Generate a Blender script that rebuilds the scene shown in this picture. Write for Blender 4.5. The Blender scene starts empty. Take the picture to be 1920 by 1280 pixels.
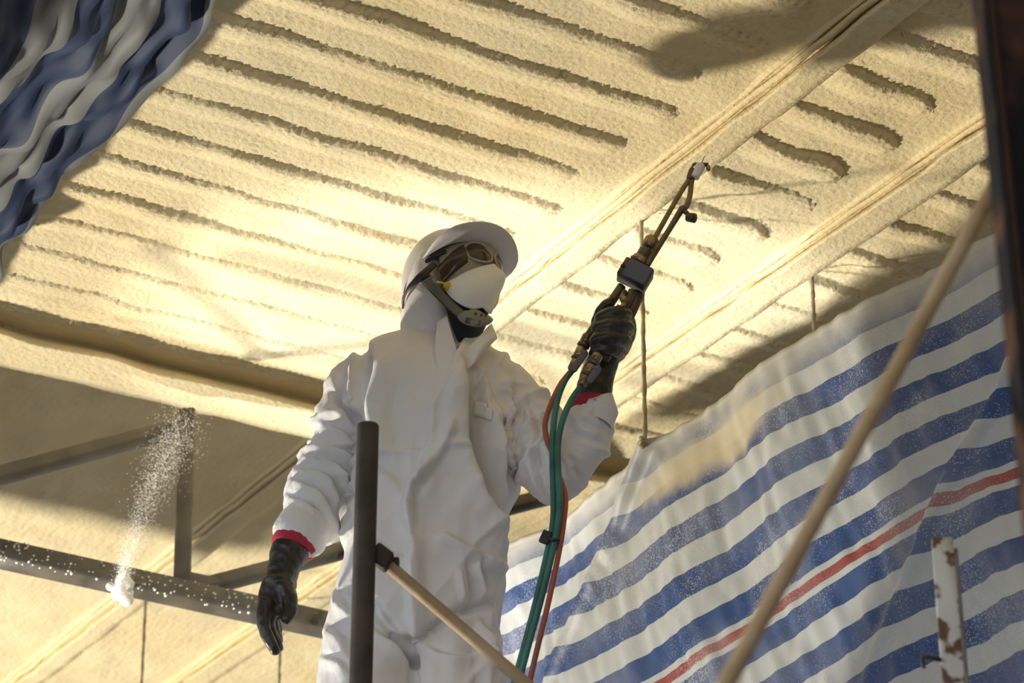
import bpy, bmesh, math, random
import numpy as np
from mathutils import Vector, Matrix, Euler
from mathutils.bvhtree import BVHTree

random.seed(4)
RNG = np.random.default_rng(11)
sc = bpy.context.scene
COL = sc.collection

# ------------------------------------------------------------------ camera
HC = 4.6                                   # camera height above the hall floor
FPX = 4790.0                               # focal length in pixels of a 1920 wide frame
TILT = math.atan(2410 / 4790)
cam = bpy.data.cameras.new('camera')
cam.sensor_width = 36.0
cam.lens = 36.0 * FPX / 1920
cam.dof.use_dof = True
cam.dof.focus_distance = 5.95
cam.dof.aperture_fstop = 4.5
cam.clip_start = 0.05
camo = bpy.data.objects.new('camera', cam)
COL.objects.link(camo)
camo.location = (0, 0, HC)
camo.rotation_euler = (math.pi / 2 + TILT, 0, 0)
sc.camera = camo

# ------------------------------------------------------------------ view, world, lamps
sc.view_settings.view_transform = 'Standard'
sc.view_settings.look = 'None'
sc.view_settings.gamma = 1.0
sc.view_settings.use_curve_mapping = False
sc.view_settings.exposure = 0.0

world = bpy.data.worlds.new('overcast')
sc.world = world
world.use_nodes = True
bg = world.node_tree.nodes['Background']
bg.inputs[0].default_value = (0.88, 0.93, 1.0, 1)
bg.inputs[1].default_value = 1.35

AZ = math.atan2(9040, math.hypot(FPX, 2410))
UD = Vector((math.sin(AZ), math.cos(AZ), 0))      # along the deck ribs
VD = Vector((-math.cos(AZ), math.sin(AZ), 0))     # along the ceiling beams


def uvz(u, v, z):
    """point from deck coordinates; z is counted from the camera height"""
    p = UD * u + VD * v
    return Vector((p.x, p.y, z + HC))


def lamp(name, loc, target, watts, colour, radius, angle, blend):
    l = bpy.data.lights.new(name, 'SPOT')
    l.energy = watts
    l.color = colour
    l.shadow_soft_size = radius
    l.spot_size = math.radians(angle)
    l.spot_blend = blend
    o = bpy.data.objects.new(name, l)
    COL.objects.link(o)
    o.location = loc
    d = Vector(target) - Vector(loc)
    o.rotation_euler = d.to_track_quat('-Z', 'Y').to_euler()
    return o


LDIR = Vector((0.805, -0.321, 0.498)).normalized()
head_pt = Vector((-0.14, 5.4, 3.02 + HC))
lamp('floodlight', head_pt - LDIR * 12.0 - Vector((0, 0, 1.15)), head_pt + Vector((0.2, 0.4, 0.3)), 8300, (1.0, 0.91, 0.74), 0.42, 50, 0.5)
lamp('patch_light', uvz(-2.0, 7.0, -2.6), uvz(3.36, 5.72, 3.38), 3300, (1.0, 0.97, 0.93), 0.14, 13.0, 0.35)  # unseen spot added for the bright patch on the ceiling

# ------------------------------------------------------------------ pixel helpers: pick a real place in the hall
FV = Vector((0, math.cos(TILT), math.sin(TILT)))
UV_ = Vector((0, -math.sin(TILT), math.cos(TILT)))
O = Vector((0, 0, HC))
ZC = 3.38


def ray(px, py):
    return FV + Vector((1, 0, 0)) * ((px - 960) / FPX) + UV_ * ((640 - py) / FPX)


def W(px, py, Y):
    r = ray(px, py)
    return O + r * (Y / r.y)


def PU(px, py, u):
    r = ray(px, py)
    return O + r * (u / r.dot(UD))


def PV(px, py, v):
    r = ray(px, py)
    return O + r * (v / r.dot(VD))


def PZ(px, py, z):
    r = ray(px, py)
    return O + r * (z / r.z)


def to_px(P):
    """numpy (n,3) -> pixel x, y, depth"""
    Q = np.asarray(P) - np.array([0, 0, HC])
    d = Q @ np.array(FV)
    return 960 + FPX * Q[:, 0] / d, 640 - FPX * (Q @ np.array(UV_)) / d, d


# ------------------------------------------------------------------ material helpers
def mat(name, base, rough=0.6, metal=0.0, var=None, vscale=8.0, bump=0.0, bscale=60.0, spec=0.5, bdist=0.01,
        detail=6.0, lo=0.35, hi=0.65, coat=0.0):
    m = bpy.data.materials.new(name)
    m.use_nodes = True
    nt = m.node_tree
    b = nt.nodes['Principled BSDF']
    b.inputs['Base Color'].default_value = (*base, 1)
    b.inputs['Roughness'].default_value = rough
    b.inputs['Metallic'].default_value = metal
    b.inputs['Specular IOR Level'].default_value = spec
    b.inputs['Coat Weight'].default_value = coat
    tc = nt.nodes.new('ShaderNodeTexCoord')
    if var is not None:
        n = nt.nodes.new('ShaderNodeTexNoise')
        n.inputs['Scale'].default_value = vscale
        n.inputs['Detail'].default_value = detail
        nt.links.new(tc.outputs['Object'], n.inputs['Vector'])
        r = nt.nodes.new('ShaderNodeValToRGB')
        r.color_ramp.elements[0].position = lo
        r.color_ramp.elements[1].position = hi
        r.color_ramp.elements[0].color = (*base, 1)
        r.color_ramp.elements[1].color = (*var, 1)
        nt.links.new(n.outputs['Fac'], r.inputs['Fac'])
        nt.links.new(r.outputs['Color'], b.inputs['Base Color'])
    if bump:
        n2 = nt.nodes.new('ShaderNodeTexNoise')
        n2.inputs['Scale'].default_value = bscale
        n2.inputs['Detail'].default_value = 4.0
        nt.links.new(tc.outputs['Object'], n2.inputs['Vector'])
        bp = nt.nodes.new('ShaderNodeBump')
        bp.inputs['Strength'].default_value = bump
        bp.inputs['Distance'].default_value = bdist
        nt.links.new(n2.outputs['Fac'], bp.inputs['Height'])
        nt.links.new(bp.outputs['Normal'], b.inputs['Normal'])
    return m


M = {}
M['foam'] = mat('sprayed_foam', (0.80, 0.70, 0.46), 0.85, var=(0.74, 0.60, 0.34), vscale=1.7, bump=0.8, bscale=70,
                bdist=0.006, spec=0.15, lo=0.4, hi=0.75)
M['floor'] = mat('floor_concrete', (0.20, 0.175, 0.13), 0.9, var=(0.15, 0.13, 0.10), vscale=1.2)
M['dark_steel'] = mat('dark_steel', (0.035, 0.029, 0.023), 0.5, var=(0.08, 0.062, 0.042), vscale=14, bump=0.3, bscale=90, bdist=0.003)
M['foam_white'] = mat('foam_spatter', (0.86, 0.84, 0.78), 0.8)
M['rod'] = mat('foam_dusted_rod', (0.42, 0.36, 0.24), 0.85, var=(0.24, 0.19, 0.12), vscale=22, bump=0.5, bscale=120, bdist=0.004)
M['post'] = mat('weathered_scaffold_tube', (0.06, 0.048, 0.036), 0.75, var=(0.032, 0.026, 0.021), vscale=16, bump=0.4, bscale=80, bdist=0.003)
M['tan_pole'] = mat('tan_painted_tube', (0.48, 0.37, 0.24), 0.75, var=(0.33, 0.23, 0.13), vscale=10, bump=0.25, bscale=60, bdist=0.003)
M['column'] = mat('rusty_black_column', (0.010, 0.010, 0.013), 0.9, spec=0.08, var=(0.10, 0.045, 0.025), vscale=9, lo=0.5, hi=0.72)
M['suit'] = mat('white_nonwoven', (0.79, 0.745, 0.745), 0.72, var=(0.71, 0.735, 0.75), vscale=2.4, bump=0.25, bscale=240, bdist=0.0015, spec=0.3)
def crumple(m):
    nt = m.node_tree
    N, L = nt.nodes.new, nt.links.new
    tc = N('ShaderNodeTexCoord')
    nz = N('ShaderNodeTexNoise')
    nz.inputs['Scale'].default_value = 9
    L(tc.outputs['Object'], nz.inputs['Vector'])
    mx = N('ShaderNodeMix')
    mx.data_type = 'RGBA'
    mx.blend_type = 'LINEAR_LIGHT'
    mx.inputs[0].default_value = 0.06
    L(tc.outputs['Object'], mx.inputs[6])
    L(nz.outputs['Color'], mx.inputs[7])
    old = next(n for n in nt.nodes if n.type == 'BUMP')
    prev = old.outputs['Normal']
    for sc_, di, st in ((11, 0.020, 0.35), (27, 0.008, 0.30)):
        vo = N('ShaderNodeTexVoronoi')
        vo.feature = 'F1'
        vo.inputs['Scale'].default_value = sc_
        L(mx.outputs[2], vo.inputs['Vector'])
        bp = N('ShaderNodeBump')
        bp.inputs['Strength'].default_value = st
        bp.inputs['Distance'].default_value = di
        L(vo.outputs['Distance'], bp.inputs['Height'])
        L(prev, bp.inputs['Normal'])
        prev = bp.outputs['Normal']
    L(prev, nt.nodes['Principled BSDF'].inputs['Normal'])


crumple(M['suit'])
M['glove'] = mat('black_rubber', (0.020, 0.018, 0.016), 0.38, var=(0.045, 0.038, 0.03), vscale=22, bump=0.35, bscale=70, bdist=0.004)
M['red_knit'] = mat('red_knit', (0.42, 0.03, 0.06), 0.9, bump=0.5, bscale=300, bdist=0.002)
M['black_knit'] = mat('black_knit', (0.018, 0.02, 0.022), 0.85, bump=0.3, bscale=200, bdist=0.002)
M['black_plastic'] = mat('black_plastic', (0.02, 0.02, 0.02), 0.45)
M['grey_plastic'] = mat('grey_plastic', (0.22, 0.205, 0.18), 0.5)
M['strap_rib'] = mat('strap_rib', (0.20, 0.185, 0.16), 0.6)
M['helmet'] = mat('helmet_shell', (0.70, 0.68, 0.67), 0.42, var=(0.60, 0.57, 0.54), vscale=6, lo=0.45, hi=0.8)
M['helmet_in'] = mat('helmet_liner', (0.20, 0.12, 0.07), 0.8)
M['mask'] = mat('mask_paper', (0.80, 0.80, 0.79), 0.85, bump=0.15, bscale=160, bdist=0.001)
M['yellow'] = mat('yellow_plastic', (0.72, 0.48, 0.03), 0.5)
M['skin'] = mat('skin', (0.30, 0.17, 0.10), 0.55)
M['gun_metal'] = mat('worn_gun_metal', (0.15, 0.115, 0.08), 0.40, metal=0.45, var=(0.06, 0.047, 0.036), vscale=30, bump=0.2, bscale=120, bdist=0.002)
M['gun_blue'] = mat('blue_grey_plate', (0.075, 0.095, 0.15), 0.45, metal=0.1, var=(0.10, 0.115, 0.15), vscale=20)
M['brass'] = mat('dirty_brass', (0.42, 0.31, 0.17), 0.36, metal=0.6, var=(0.15, 0.105, 0.06), vscale=35)
M['lance_tan'] = mat('oversprayed_tube', (0.30, 0.20, 0.09), 0.6, var=(0.18, 0.11, 0.05), vscale=30, bump=0.3, bscale=150, bdist=0.002)
M['lever'] = mat('grey_lever', (0.10, 0.11, 0.125), 0.55)
M['nozzle_white'] = mat('white_nozzle', (0.80, 0.76, 0.80), 0.5)
M['hose_green'] = mat('green_hose', (0.05, 0.20, 0.17), 0.5, var=(0.03, 0.11, 0.09), vscale=12)
M['hose_red'] = mat('red_hose', (0.50, 0.10, 0.05), 0.55, var=(0.30, 0.10, 0.06), vscale=10)
M['boot'] = mat('black_boot', (0.02, 0.02, 0.02), 0.6)
M['wood'] = mat('plank_wood', (0.35, 0.25, 0.15), 0.85, var=(0.22, 0.15, 0.09), vscale=6)


def glassy(name, colour, alpha_transp, rough=0.1):
    m = bpy.data.materials.new(name)
    m.use_nodes = True
    nt = m.node_tree
    b = nt.nodes['Principled BSDF']
    b.inputs['Base Color'].default_value = (*colour, 1)
    b.inputs['Roughness'].default_value = rough
    b.inputs['Alpha'].default_value = 1 - alpha_transp
    return m


M['goggle_body'] = glassy('goggle_body', (0.42, 0.36, 0.30), 0.25, 0.25)
M['goggle_lens'] = glassy('goggle_lens', (0.07, 0.045, 0.03), 0.06, 0.12)
M['film'] = glassy('clear_film', (0.85, 0.83, 0.78), 0.955, 0.18)

# rusty white paint
m = mat('chipped_white_paint', (0.56, 0.58, 0.58), 0.6, var=(0.13, 0.065, 0.04), vscale=24, lo=0.50, hi=0.55, bump=0.4, bscale=60, bdist=0.003)
M['white_paint'] = m


def tarp_material(name, period, red_at, dim=1.0, splash=None, rough=0.42):
    """woven stripes from the sheet's own UV (x along, y down the sheet, metres)"""
    m = bpy.data.materials.new(name)
    m.use_nodes = True
    nt = m.node_tree
    N = nt.nodes.new
    L = nt.links.new
    b = nt.nodes['Principled BSDF']
    b.inputs['Roughness'].default_value = rough
    uv = N('ShaderNodeUVMap')
    uv.uv_map = 'sheet'
    sep = N('ShaderNodeSeparateXYZ')
    L(uv.outputs['UV'], sep.inputs[0])

    def math_(op, a, b_=None, c=None):
        n = N('ShaderNodeMath')
        n.operation = op
        for i, x in enumerate((a, b_, c)):
            if x is None:
                continue
            if isinstance(x, (int, float)):
                n.inputs[i].default_value = x
            else:
                L(x, n.inputs[i])
        return n.outputs[0]

    y = sep.outputs['Y']
    rel = math_('SUBTRACT', y, red_at)
    frac = math_('FRACT', math_('ADD', math_('DIVIDE', rel, period), 100.5))
    # blue where frac within the band away from the red line
    ab = math_('ABSOLUTE', math_('SUBTRACT', frac, 0.5))        # 0 at red line phase, 0.5 between
    blue = math_('GREATER_THAN', ab, 0.245)
    if red_at > 0:
        red = math_('LESS_THAN', math_('ABSOLUTE', rel), period * 0.105)
    else:
        red = None
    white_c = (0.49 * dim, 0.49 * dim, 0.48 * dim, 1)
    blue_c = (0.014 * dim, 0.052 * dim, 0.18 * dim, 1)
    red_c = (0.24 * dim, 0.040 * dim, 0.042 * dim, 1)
    # weave: fine diagonal threads on the white bands
    wv = N('ShaderNodeTexWave')
    wv.wave_type = 'BANDS'
    wv.bands_direction = 'DIAGONAL'
    wv.inputs['Scale'].default_value = 165
    wv.inputs['Distortion'].default_value = 0.4
    L(uv.outputs['UV'], wv.inputs['Vector'])
    mixw = N('ShaderNodeMix')
    mixw.data_type = 'RGBA'
    L(math_('MULTIPLY', wv.outputs['Fac'], 0.85), mixw.inputs[0])
    mixw.inputs[6].default_value = white_c
    mixw.inputs[7].default_value = (0.30 * dim, 0.36 * dim, 0.40 * dim, 1)
    mb = N('ShaderNodeMix')
    mb.data_type = 'RGBA'
    L(blue, mb.inputs[0])
    L(mixw.outputs[2], mb.inputs[6])
    mb.inputs[7].default_value = blue_c
    col = mb.outputs[2]
    if red is not None:
        mr = N('ShaderNodeMix')
        mr.data_type = 'RGBA'
        L(red, mr.inputs[0])
        L(col, mr.inputs[6])
        mr.inputs[7].default_value = red_c
        col = mr.outputs[2]
    if splash:
        # dried overspray: fine pale flecks, denser in patches, and a solid tan smear near the top
        vo = N('ShaderNodeTexVoronoi')
        vo.inputs['Scale'].default_value = 270
        vo.inputs['Randomness'].default_value = 1.0
        L(uv.outputs['UV'], vo.inputs['Vector'])
        no = N('ShaderNodeTexNoise')
        no.inputs['Scale'].default_value = 5.0
        no.inputs['Detail'].default_value = 5
        L(uv.outputs['UV'], no.inputs['Vector'])
        thr = math_('MULTIPLY', math_('SUBTRACT', no.outputs['Fac'], 0.25), 1.1)
        fl = math_('LESS_THAN', vo.outputs['Distance'], thr)
        fl = math_('MULTIPLY', fl, math_('GREATER_THAN', vo.outputs['Color'], 0.45))
        mf = N('ShaderNodeMix')
        mf.data_type = 'RGBA'
        L(math_('MULTIPLY', fl, 0.55), mf.inputs[0])
        L(col, mf.inputs[6])
        mf.inputs[7].default_value = (0.62, 0.61, 0.58, 1)
        col = mf.outputs[2]
        # haze of dried mist
        n3 = N('ShaderNodeTexNoise')
        n3.inputs['Scale'].default_value = 2.6
        n3.inputs['Detail'].default_value = 4
        L(uv.outputs['UV'], n3.inputs['Vector'])
        sx, sy, rx, ry = splash
        ex = math_('DIVIDE', math_('SUBTRACT', sep.outputs['X'], sx), rx)
        ey = math_('DIVIDE', math_('SUBTRACT', y, sy), ry)
        rr = math_('SQRT', math_('ADD', math_('MULTIPLY', ex, ex), math_('MULTIPLY', ey, ey)))
        rr = math_('ADD', rr, math_('MULTIPLY', math_('SUBTRACT', no.outputs['Fac'], 0.5), 1.6))
        k = math_('SMOOTHSTEP', rr, 0.55, 1.1) if False else None
        mr_ = N('ShaderNodeMapRange')
        mr_.interpolation_type = 'SMOOTHSTEP'
        L(rr, mr_.inputs[0])
        mr_.inputs[1].default_value = 0.5
        mr_.inputs[2].default_value = 1.15
        mr_.inputs[3].default_value = 0.9
        mr_.inputs[4].default_value = 0.0
        ms = N('ShaderNodeMix')
        ms.data_type = 'RGBA'
        L(mr_.outputs[0], ms.inputs[0])
        L(col, ms.inputs[6])
        ms.inputs[7].default_value = (0.52, 0.45, 0.31, 1)
        col = ms.outputs[2]
        mt_ = N('ShaderNodeMapRange')
        L(math_('ADD', y, math_('MULTIPLY', math_('SUBTRACT', no.outputs['Fac'], 0.5), 0.12)), mt_.inputs[0])
        mt_.inputs[1].default_value = 0.03
        mt_.inputs[2].default_value = 0.12
        mt_.inputs[3].default_value = 0.85
        mt_.inputs[4].default_value = 0.0
        mtx = N('ShaderNodeMix')
        mtx.data_type = 'RGBA'
        L(mt_.outputs[0], mtx.inputs[0])
        L(col, mtx.inputs[6])
        mtx.inputs[7].default_value = (0.46, 0.45, 0.41, 1)
        col = mtx.outputs[2]
        mh = N('ShaderNodeMix')
        mh.data_type = 'RGBA'
        hz = math_('MULTIPLY', math_('MAXIMUM', math_('SUBTRACT', n3.outputs['Fac'], 0.45), 0.0), 1.3)
        L(hz, mh.inputs[0])
        L(col, mh.inputs[6])
        mh.inputs[7].default_value = (0.50, 0.49, 0.47, 1)
        col = mh.outputs[2]
    L(col, b.inputs['Base Color'])
    bp = N('ShaderNodeBump')
    bp.inputs['Strength'].default_value = 0.35
    bp.inputs['Distance'].default_value = 0.002
    L(wv.outputs['Fac'], bp.inputs['Height'])
    L(bp.outputs['Normal'], b.inputs['Normal'])
    return m


M['tarp_right'] = tarp_material('striped_tarp_weave', 0.122, 0.60, 1.0, splash=(1.60, 0.12, 0.34, 0.075))
M['tarp_left'] = tarp_material('striped_tarp_weave_shaded', 0.16, -0.03, 0.45, rough=0.6)  # same weave with the left tarp's shade put into its colours


# ------------------------------------------------------------------ object helpers
def link(name, me, material=None, parent=None, smooth=True):
    o = bpy.data.objects.new(name, me)
    COL.objects.link(o)
    if material is not None:
        me.materials.append(material)
    if parent is not None:
        o.parent = parent
        o.matrix_parent_inverse = parent.matrix_world.inverted() if False else Matrix.Translation(-parent.location)
    if smooth:
        me.polygons.foreach_set('use_smooth', [True] * len(me.polygons))
    return o


def mesh_np(name, V, faces, material=None, parent=None, smooth=True):
    me = bpy.data.meshes.new(name)
    V = np.asarray(V, dtype=np.float64)
    me.from_pydata(V.tolist(), [], faces if isinstance(faces, list) else faces.tolist())
    me.update()
    return link(name, me, material, parent, smooth)


def grid_faces(nr, nc, wrap=False):
    i = np.arange(nr - 1)[:, None]
    j = np.arange(nc if wrap else nc - 1)[None, :]
    j2 = (j + 1) % nc
    a = i * nc + j
    b = i * nc + j2
    c = (i + 1) * nc + j2
    d = (i + 1) * nc + j
    return np.stack([a, b, c, d], -1).reshape(-1, 4)


def big_mesh(name, V, F, material, parent=None):
    """fast quad mesh from numpy arrays"""
    me = bpy.data.meshes.new(name)
    V = np.ascontiguousarray(V, dtype=np.float32)
    F = np.ascontiguousarray(F, dtype=np.int32)
    me.vertices.add(len(V))
    me.vertices.foreach_set('co', V.ravel())
    me.loops.add(F.size)
    me.loops.foreach_set('vertex_index', F.ravel())
    me.polygons.add(len(F))
    me.polygons.foreach_set('loop_start', np.arange(0, F.size, F.shape[1], dtype=np.int32))
    me.update(calc_edges=True)
    return link(name, me, material, parent, True)


def empty(name, loc, label=None, cat=None, group=None):
    o = bpy.data.objects.new(name, None)
    COL.objects.link(o)
    o.location = loc
    tag(o, label, cat, group)
    return o


def tag(o, label=None, cat=None, group=None, kind=None):
    if label:
        o['label'] = label
    if cat:
        o['category'] = cat
    if group:
        o['group'] = group
    if kind:
        o['kind'] = kind
    return o


def catmull(P, n):
    """resample control rows (any columns) with a Catmull-Rom spline"""
    P = np.asarray(P, float)
    k = len(P)
    Q = np.vstack([2 * P[0] - P[1], P, 2 * P[-1] - P[-2]])
    out = []
    for t in np.linspace(0, k - 1, n):
        i = min(int(t), k - 2)
        s = t - i
        p0, p1, p2, p3 = Q[i], Q[i + 1], Q[i + 2], Q[i + 3]
        out.append(0.5 * ((2 * p1) + (-p0 + p2) * s + (2 * p0 - 5 * p1 + 4 * p2 - p3) * s * s + (-p0 + 3 * p1 - 3 * p2 + p3) * s ** 3))
    return np.array(out)


def frames(P, up=(0, -1, 0.15)):
    P = np.asarray(P, float)
    T = np.gradient(P, axis=0)
    T /= np.linalg.norm(T, axis=1)[:, None] + 1e-12
    A = np.cross(T, np.array(up, float))
    A /= np.linalg.norm(A, axis=1)[:, None] + 1e-12
    B = np.cross(A, T)
    return T, A, B


def tube_arrays(P, ra, rb=None, seg=12, up=(0, -1, 0.15), cap=True, rot=0.0, power=2.0):
    P = np.asarray(P, float)
    n = len(P)
    ra = np.broadcast_to(np.asarray(ra, float), (n,))
    rb = ra if rb is None else np.broadcast_to(np.asarray(rb, float), (n,))
    T, A, B = frames(P, up)
    th = np.linspace(0, 2 * np.pi, seg, endpoint=False) + rot
    c, s = np.cos(th), np.sin(th)
    c = np.sign(c) * np.abs(c) ** (2 / power)
    s = np.sign(s) * np.abs(s) ** (2 / power)
    V = P[:, None, :] + A[:, None, :] * (ra[:, None] * c)[..., None] + B[:, None, :] * (rb[:, None] * s)[..., None]
    V = V.reshape(-1, 3)
    F = grid_faces(n, seg, True).tolist()
    if cap:
        F.append(list(range(seg))[::-1])
        F.append([(n - 1) * seg + k for k in range(seg)])
    return V, F


def tube(name, P, ra, material, parent=None, rb=None, seg=12, **k):
    V, F = tube_arrays([tuple(p) for p in P], ra, rb, seg, **k)
    return mesh_np(name, V, F, material, parent)


class MB:
    """collects shapes into one mesh"""

    def __init__(self):
        self.V = []
        self.F = []
        self.n = 0

    def add(self, V, F):
        V = np.asarray(V, float)
        self.V.append(V)
        for f in F:
            self.F.append([int(i) + self.n for i in f])
        self.n += len(V)
        return self

    def tube(self, P, ra, rb=None, seg=12, **k):
        return self.add(*tube_arrays([tuple(p) for p in P], ra, rb, seg, **k))

    def box(self, c, ax, ay, az, bev=0.12):
        """box from half axes, edges chamfered"""
        c, ax, ay, az = (np.array(x, float) for x in (c, ax, ay, az))
        k = 1 - bev
        pts = []
        for sx in (-1, 1):
            for sy in (-1, 1):
                for sz in (-1, 1):
                    pts.append((sx, sy * k, sz * k))
                    pts.append((sx * k, sy, sz * k))
                    pts.append((sx * k, sy * k, sz))
        bm = bmesh.new()
        for p in pts:
            bm.verts.new(c + ax * p[0] + ay * p[1] + az * p[2])
        bmesh.ops.convex_hull(bm, input=bm.verts)
        bm.verts.index_update()
        V = [tuple(v.co) for v in bm.verts]
        F = [[v.index for v in f.verts] for f in bm.faces]
        bm.free()
        return self.add(V, F)

    def ball(self, c, r, n=8):
        r = np.broadcast_to(np.asarray(r, float), (3,))
        th = np.linspace(0, np.pi, n)
        P = np.array([[0, 0, -math.cos(t)] for t in th])
        ph = np.linspace(0, 2 * np.pi, 2 * n, endpoint=False)
        V = np.array([[math.sin(t) * math.cos(p), math.sin(t) * math.sin(p), -math.cos(t)] for t in th for p in ph])
        return self.add(V * r + np.array(c, float), grid_faces(n, 2 * n, True).tolist())

    def build(self, name, material, parent=None, smooth=True):
        return mesh_np(name, np.vstack(self.V), self.F, material, parent, smooth)


class Field:
    """periodic band-passed noise on a square tile, std 1"""

    def __init__(self, seed, lo, hi, n=512, ridge=False):
        g = np.random.default_rng(seed)
        w = np.fft.rfft2(g.standard_normal((n, n)))
        k = np.hypot(np.fft.fftfreq(n, 1 / n)[:, None], np.fft.rfftfreq(n, 1 / n)[None, :])
        w *= np.exp(-(k / hi) ** 4) * (1 - np.exp(-(k / lo) ** 4))
        a = np.fft.irfft2(w, s=(n, n))
        a /= a.std()
        if ridge:
            a = 1 - np.abs(a)
            a = (a - a.mean()) / a.std()
        self.a, self.n = a, n

    def __call__(self, x, y, tile):
        X = np.asarray(x) / tile * self.n
        Y = np.asarray(y) / tile * self.n
        i = np.floor(X).astype(int)
        j = np.floor(Y).astype(int)
        fx, fy = X - i, Y - j
        i %= self.n
        j %= self.n
        i1, j1 = (i + 1) % self.n, (j + 1) % self.n
        a = self.a
        return (a[i, j] * (1 - fx) + a[i1, j] * fx) * (1 - fy) + (a[i, j1] * (1 - fx) + a[i1, j1] * fx) * fy


GRAIN = Field(1, 60, 150)     # with a 1.6 m tile: 15-40 mm lumps
LUMP = Field(2, 3, 12)
WAVY = Field(3, 2, 7)


def foam_dz(u, v, k=1.0):
    g = GRAIN(u, v, 1.6)
    return k * (0.0014 * g + 0.0018 * LUMP(u, v, 1.9))


def sstep(a, b, x):
    t = np.clip((x - a) / (b - a), 0, 1)
    return t * t * (3 - 2 * t)


def uv_to_xyz(u, v, z):
    return np.stack([u * UD.x + v * VD.x, u * UD.y + v * VD.y, z + HC], -1)


# ================================================================== SETTING
V4 = [(-30, -12, 0), (30, -12, 0), (30, 40, 0), (-30, 40, 0)]
o = mesh_np('floor', V4, [[0, 1, 2, 3]], M['floor'])
tag(o, kind='structure')

o = mesh_np('wall_right', [(9, -12, 0), (9, 40, 0), (9, 40, HC + 5), (9, -12, HC + 5)], [[0, 1, 2, 3]], mat('wall_render', (0.30, 0.25, 0.19), 0.9, var=(0.24, 0.2, 0.15), vscale=1.5))
tag(o, kind='structure')

o = mesh_np('wall_back', [(0.5, -7, 0), (9, -7, 0), (9, -7, HC + 7), (0.5, -7, HC + 7)], [[0, 1, 2, 3]], M['floor'])
tag(o, kind='structure')
# ---- ceiling: foam-sprayed deck, one relief sheet, its ribs as parts
ua = np.concatenate([np.linspace(-1.5, 1.3, 8), np.arange(1.36, 4.62, 0.008), np.linspace(4.66, 7.5, 14)])
va = np.concatenate([np.linspace(-5, 3.4, 16), np.arange(3.45, 6.75, 0.008), np.arange(6.77, 10.6, 0.022), np.linspace(10.9, 15, 10)])
UU, VV = np.meshgrid(ua, va, indexing='ij')
z = ZC - foam_dz(UU, VV)
# shallow joints of the foam passes in the far bay, along the deck sheets
F_ = grid_faces(len(ua), len(va))[:, ::-1]
ceiling = big_mesh('ceiling', uv_to_xyz(UU, VV, z).reshape(-1, 3), F_, M['foam'])
tag(ceiling, kind='structure')
# the deck above, so that the ceiling has thickness
top = [uvz(-1.5, -5, ZC + 0.12), uvz(7.5, -5, ZC + 0.12), uvz(7.5, 15, ZC + 0.12), uvz(-1.5, 15, ZC + 0.12)]
mesh_np('deck_sheet', [tuple(p) for p in top], [[0, 1, 2, 3]], M['dark_steel'], ceiling)


def rib(u0, u1, vn, width, h, curve_end, seed, end0=0.06):
    """one sprayed deck rib: near edge at vn, body towards greater v"""
    du = 0.008 if u0 > 1.2 else 0.009
    us = np.arange(u0, u1 + 1e-6, du)
    ts = np.concatenate([np.linspace(-0.012, 0.03, 9), np.linspace(0.036, width, 12)])
    Us, T = np.meshgrid(us, ts, indexing='ij')
    # near edge bends away towards the end of the rib
    bend = np.zeros_like(us)
    if curve_end > 0:
        x = np.clip((us - (u1 - curve_end)) / curve_end, 0, 1)
        bend = (1 - np.sqrt(np.clip(1 - x ** 2.2, 0, 1))) * width * 0.85
    edge = vn + 0.0022 * LUMP(us, us * 0 + seed * 0.37, 1.9) + bend
    k = np.clip((T) / width, -1, 1)
    frac = (1 - bend / (width * 1.02))
    Vs = edge[:, None] + T * frac[:, None]
    prof = sstep(-0.012, 0.016, T) * (1 - 0.9 * sstep(width * 0.25, width, T))
    ends = sstep(0, end0, us - u0) * sstep(0, 0.07, u1 - us)
    depth = h * (1 + 0.22 * WAVY(us, us * 0 + seed * 1.7, 2.3))
    dz = (depth * ends)[:, None] * prof + foam_dz(Us, Vs, 1.2) + 0.0032 * GRAIN(Us * 1.3, Vs * 1.3, 1.6) * np.exp(-((T - 0.004) / 0.016) ** 2)
    sink = 0.006 * (1 - prof * ends[:, None])
    Z = ZC - dz + sink
    P = uv_to_xyz(Us, Vs, Z)
    return big_mesh('foam_rib', P.reshape(-1, 3), grid_faces(len(us), len(ts))[:, ::-1], M['foam'], ceiling)


PITCH = 0.1845
for k in range(-5, 11):
    vn = 4.462 + PITCH * k
    fade = 1.0 if k < 5 else max(0.35, 1 - 0.13 * (k - 5))
    hh = (0.0165 if k in (-1, 0, 1, 2) else 0.014) * fade
    if k < -1:
        rib(1.9, 3.17, vn, 0.115, 0.015, 0.05, k + 20)
    else:
        rib(1.25, 3.165 - 0.03 * (k % 3), vn, 0.118, hh, 0.05, k + 20)
for k in range(-5, 9):
    vn = 4.462 + PITCH * k - 0.005
    e = [0.34, 0.39, 0.36, 0.33, 0.37][k % 5]
    rib(3.33, 3.37 + e, vn, 0.135, 0.018 * (1.0 if k < 3 else 0.75), 0.15, k + 50, end0=0.03)
for k in range(-3, 10):
    vn = 4.44 + PITCH * k
    rib(3.90, 4.28 + 0.03 * (k % 3), vn, 0.115, 0.015 if k < 4 else 0.011, 0.12, k + 80, end0=0.03)


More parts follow.
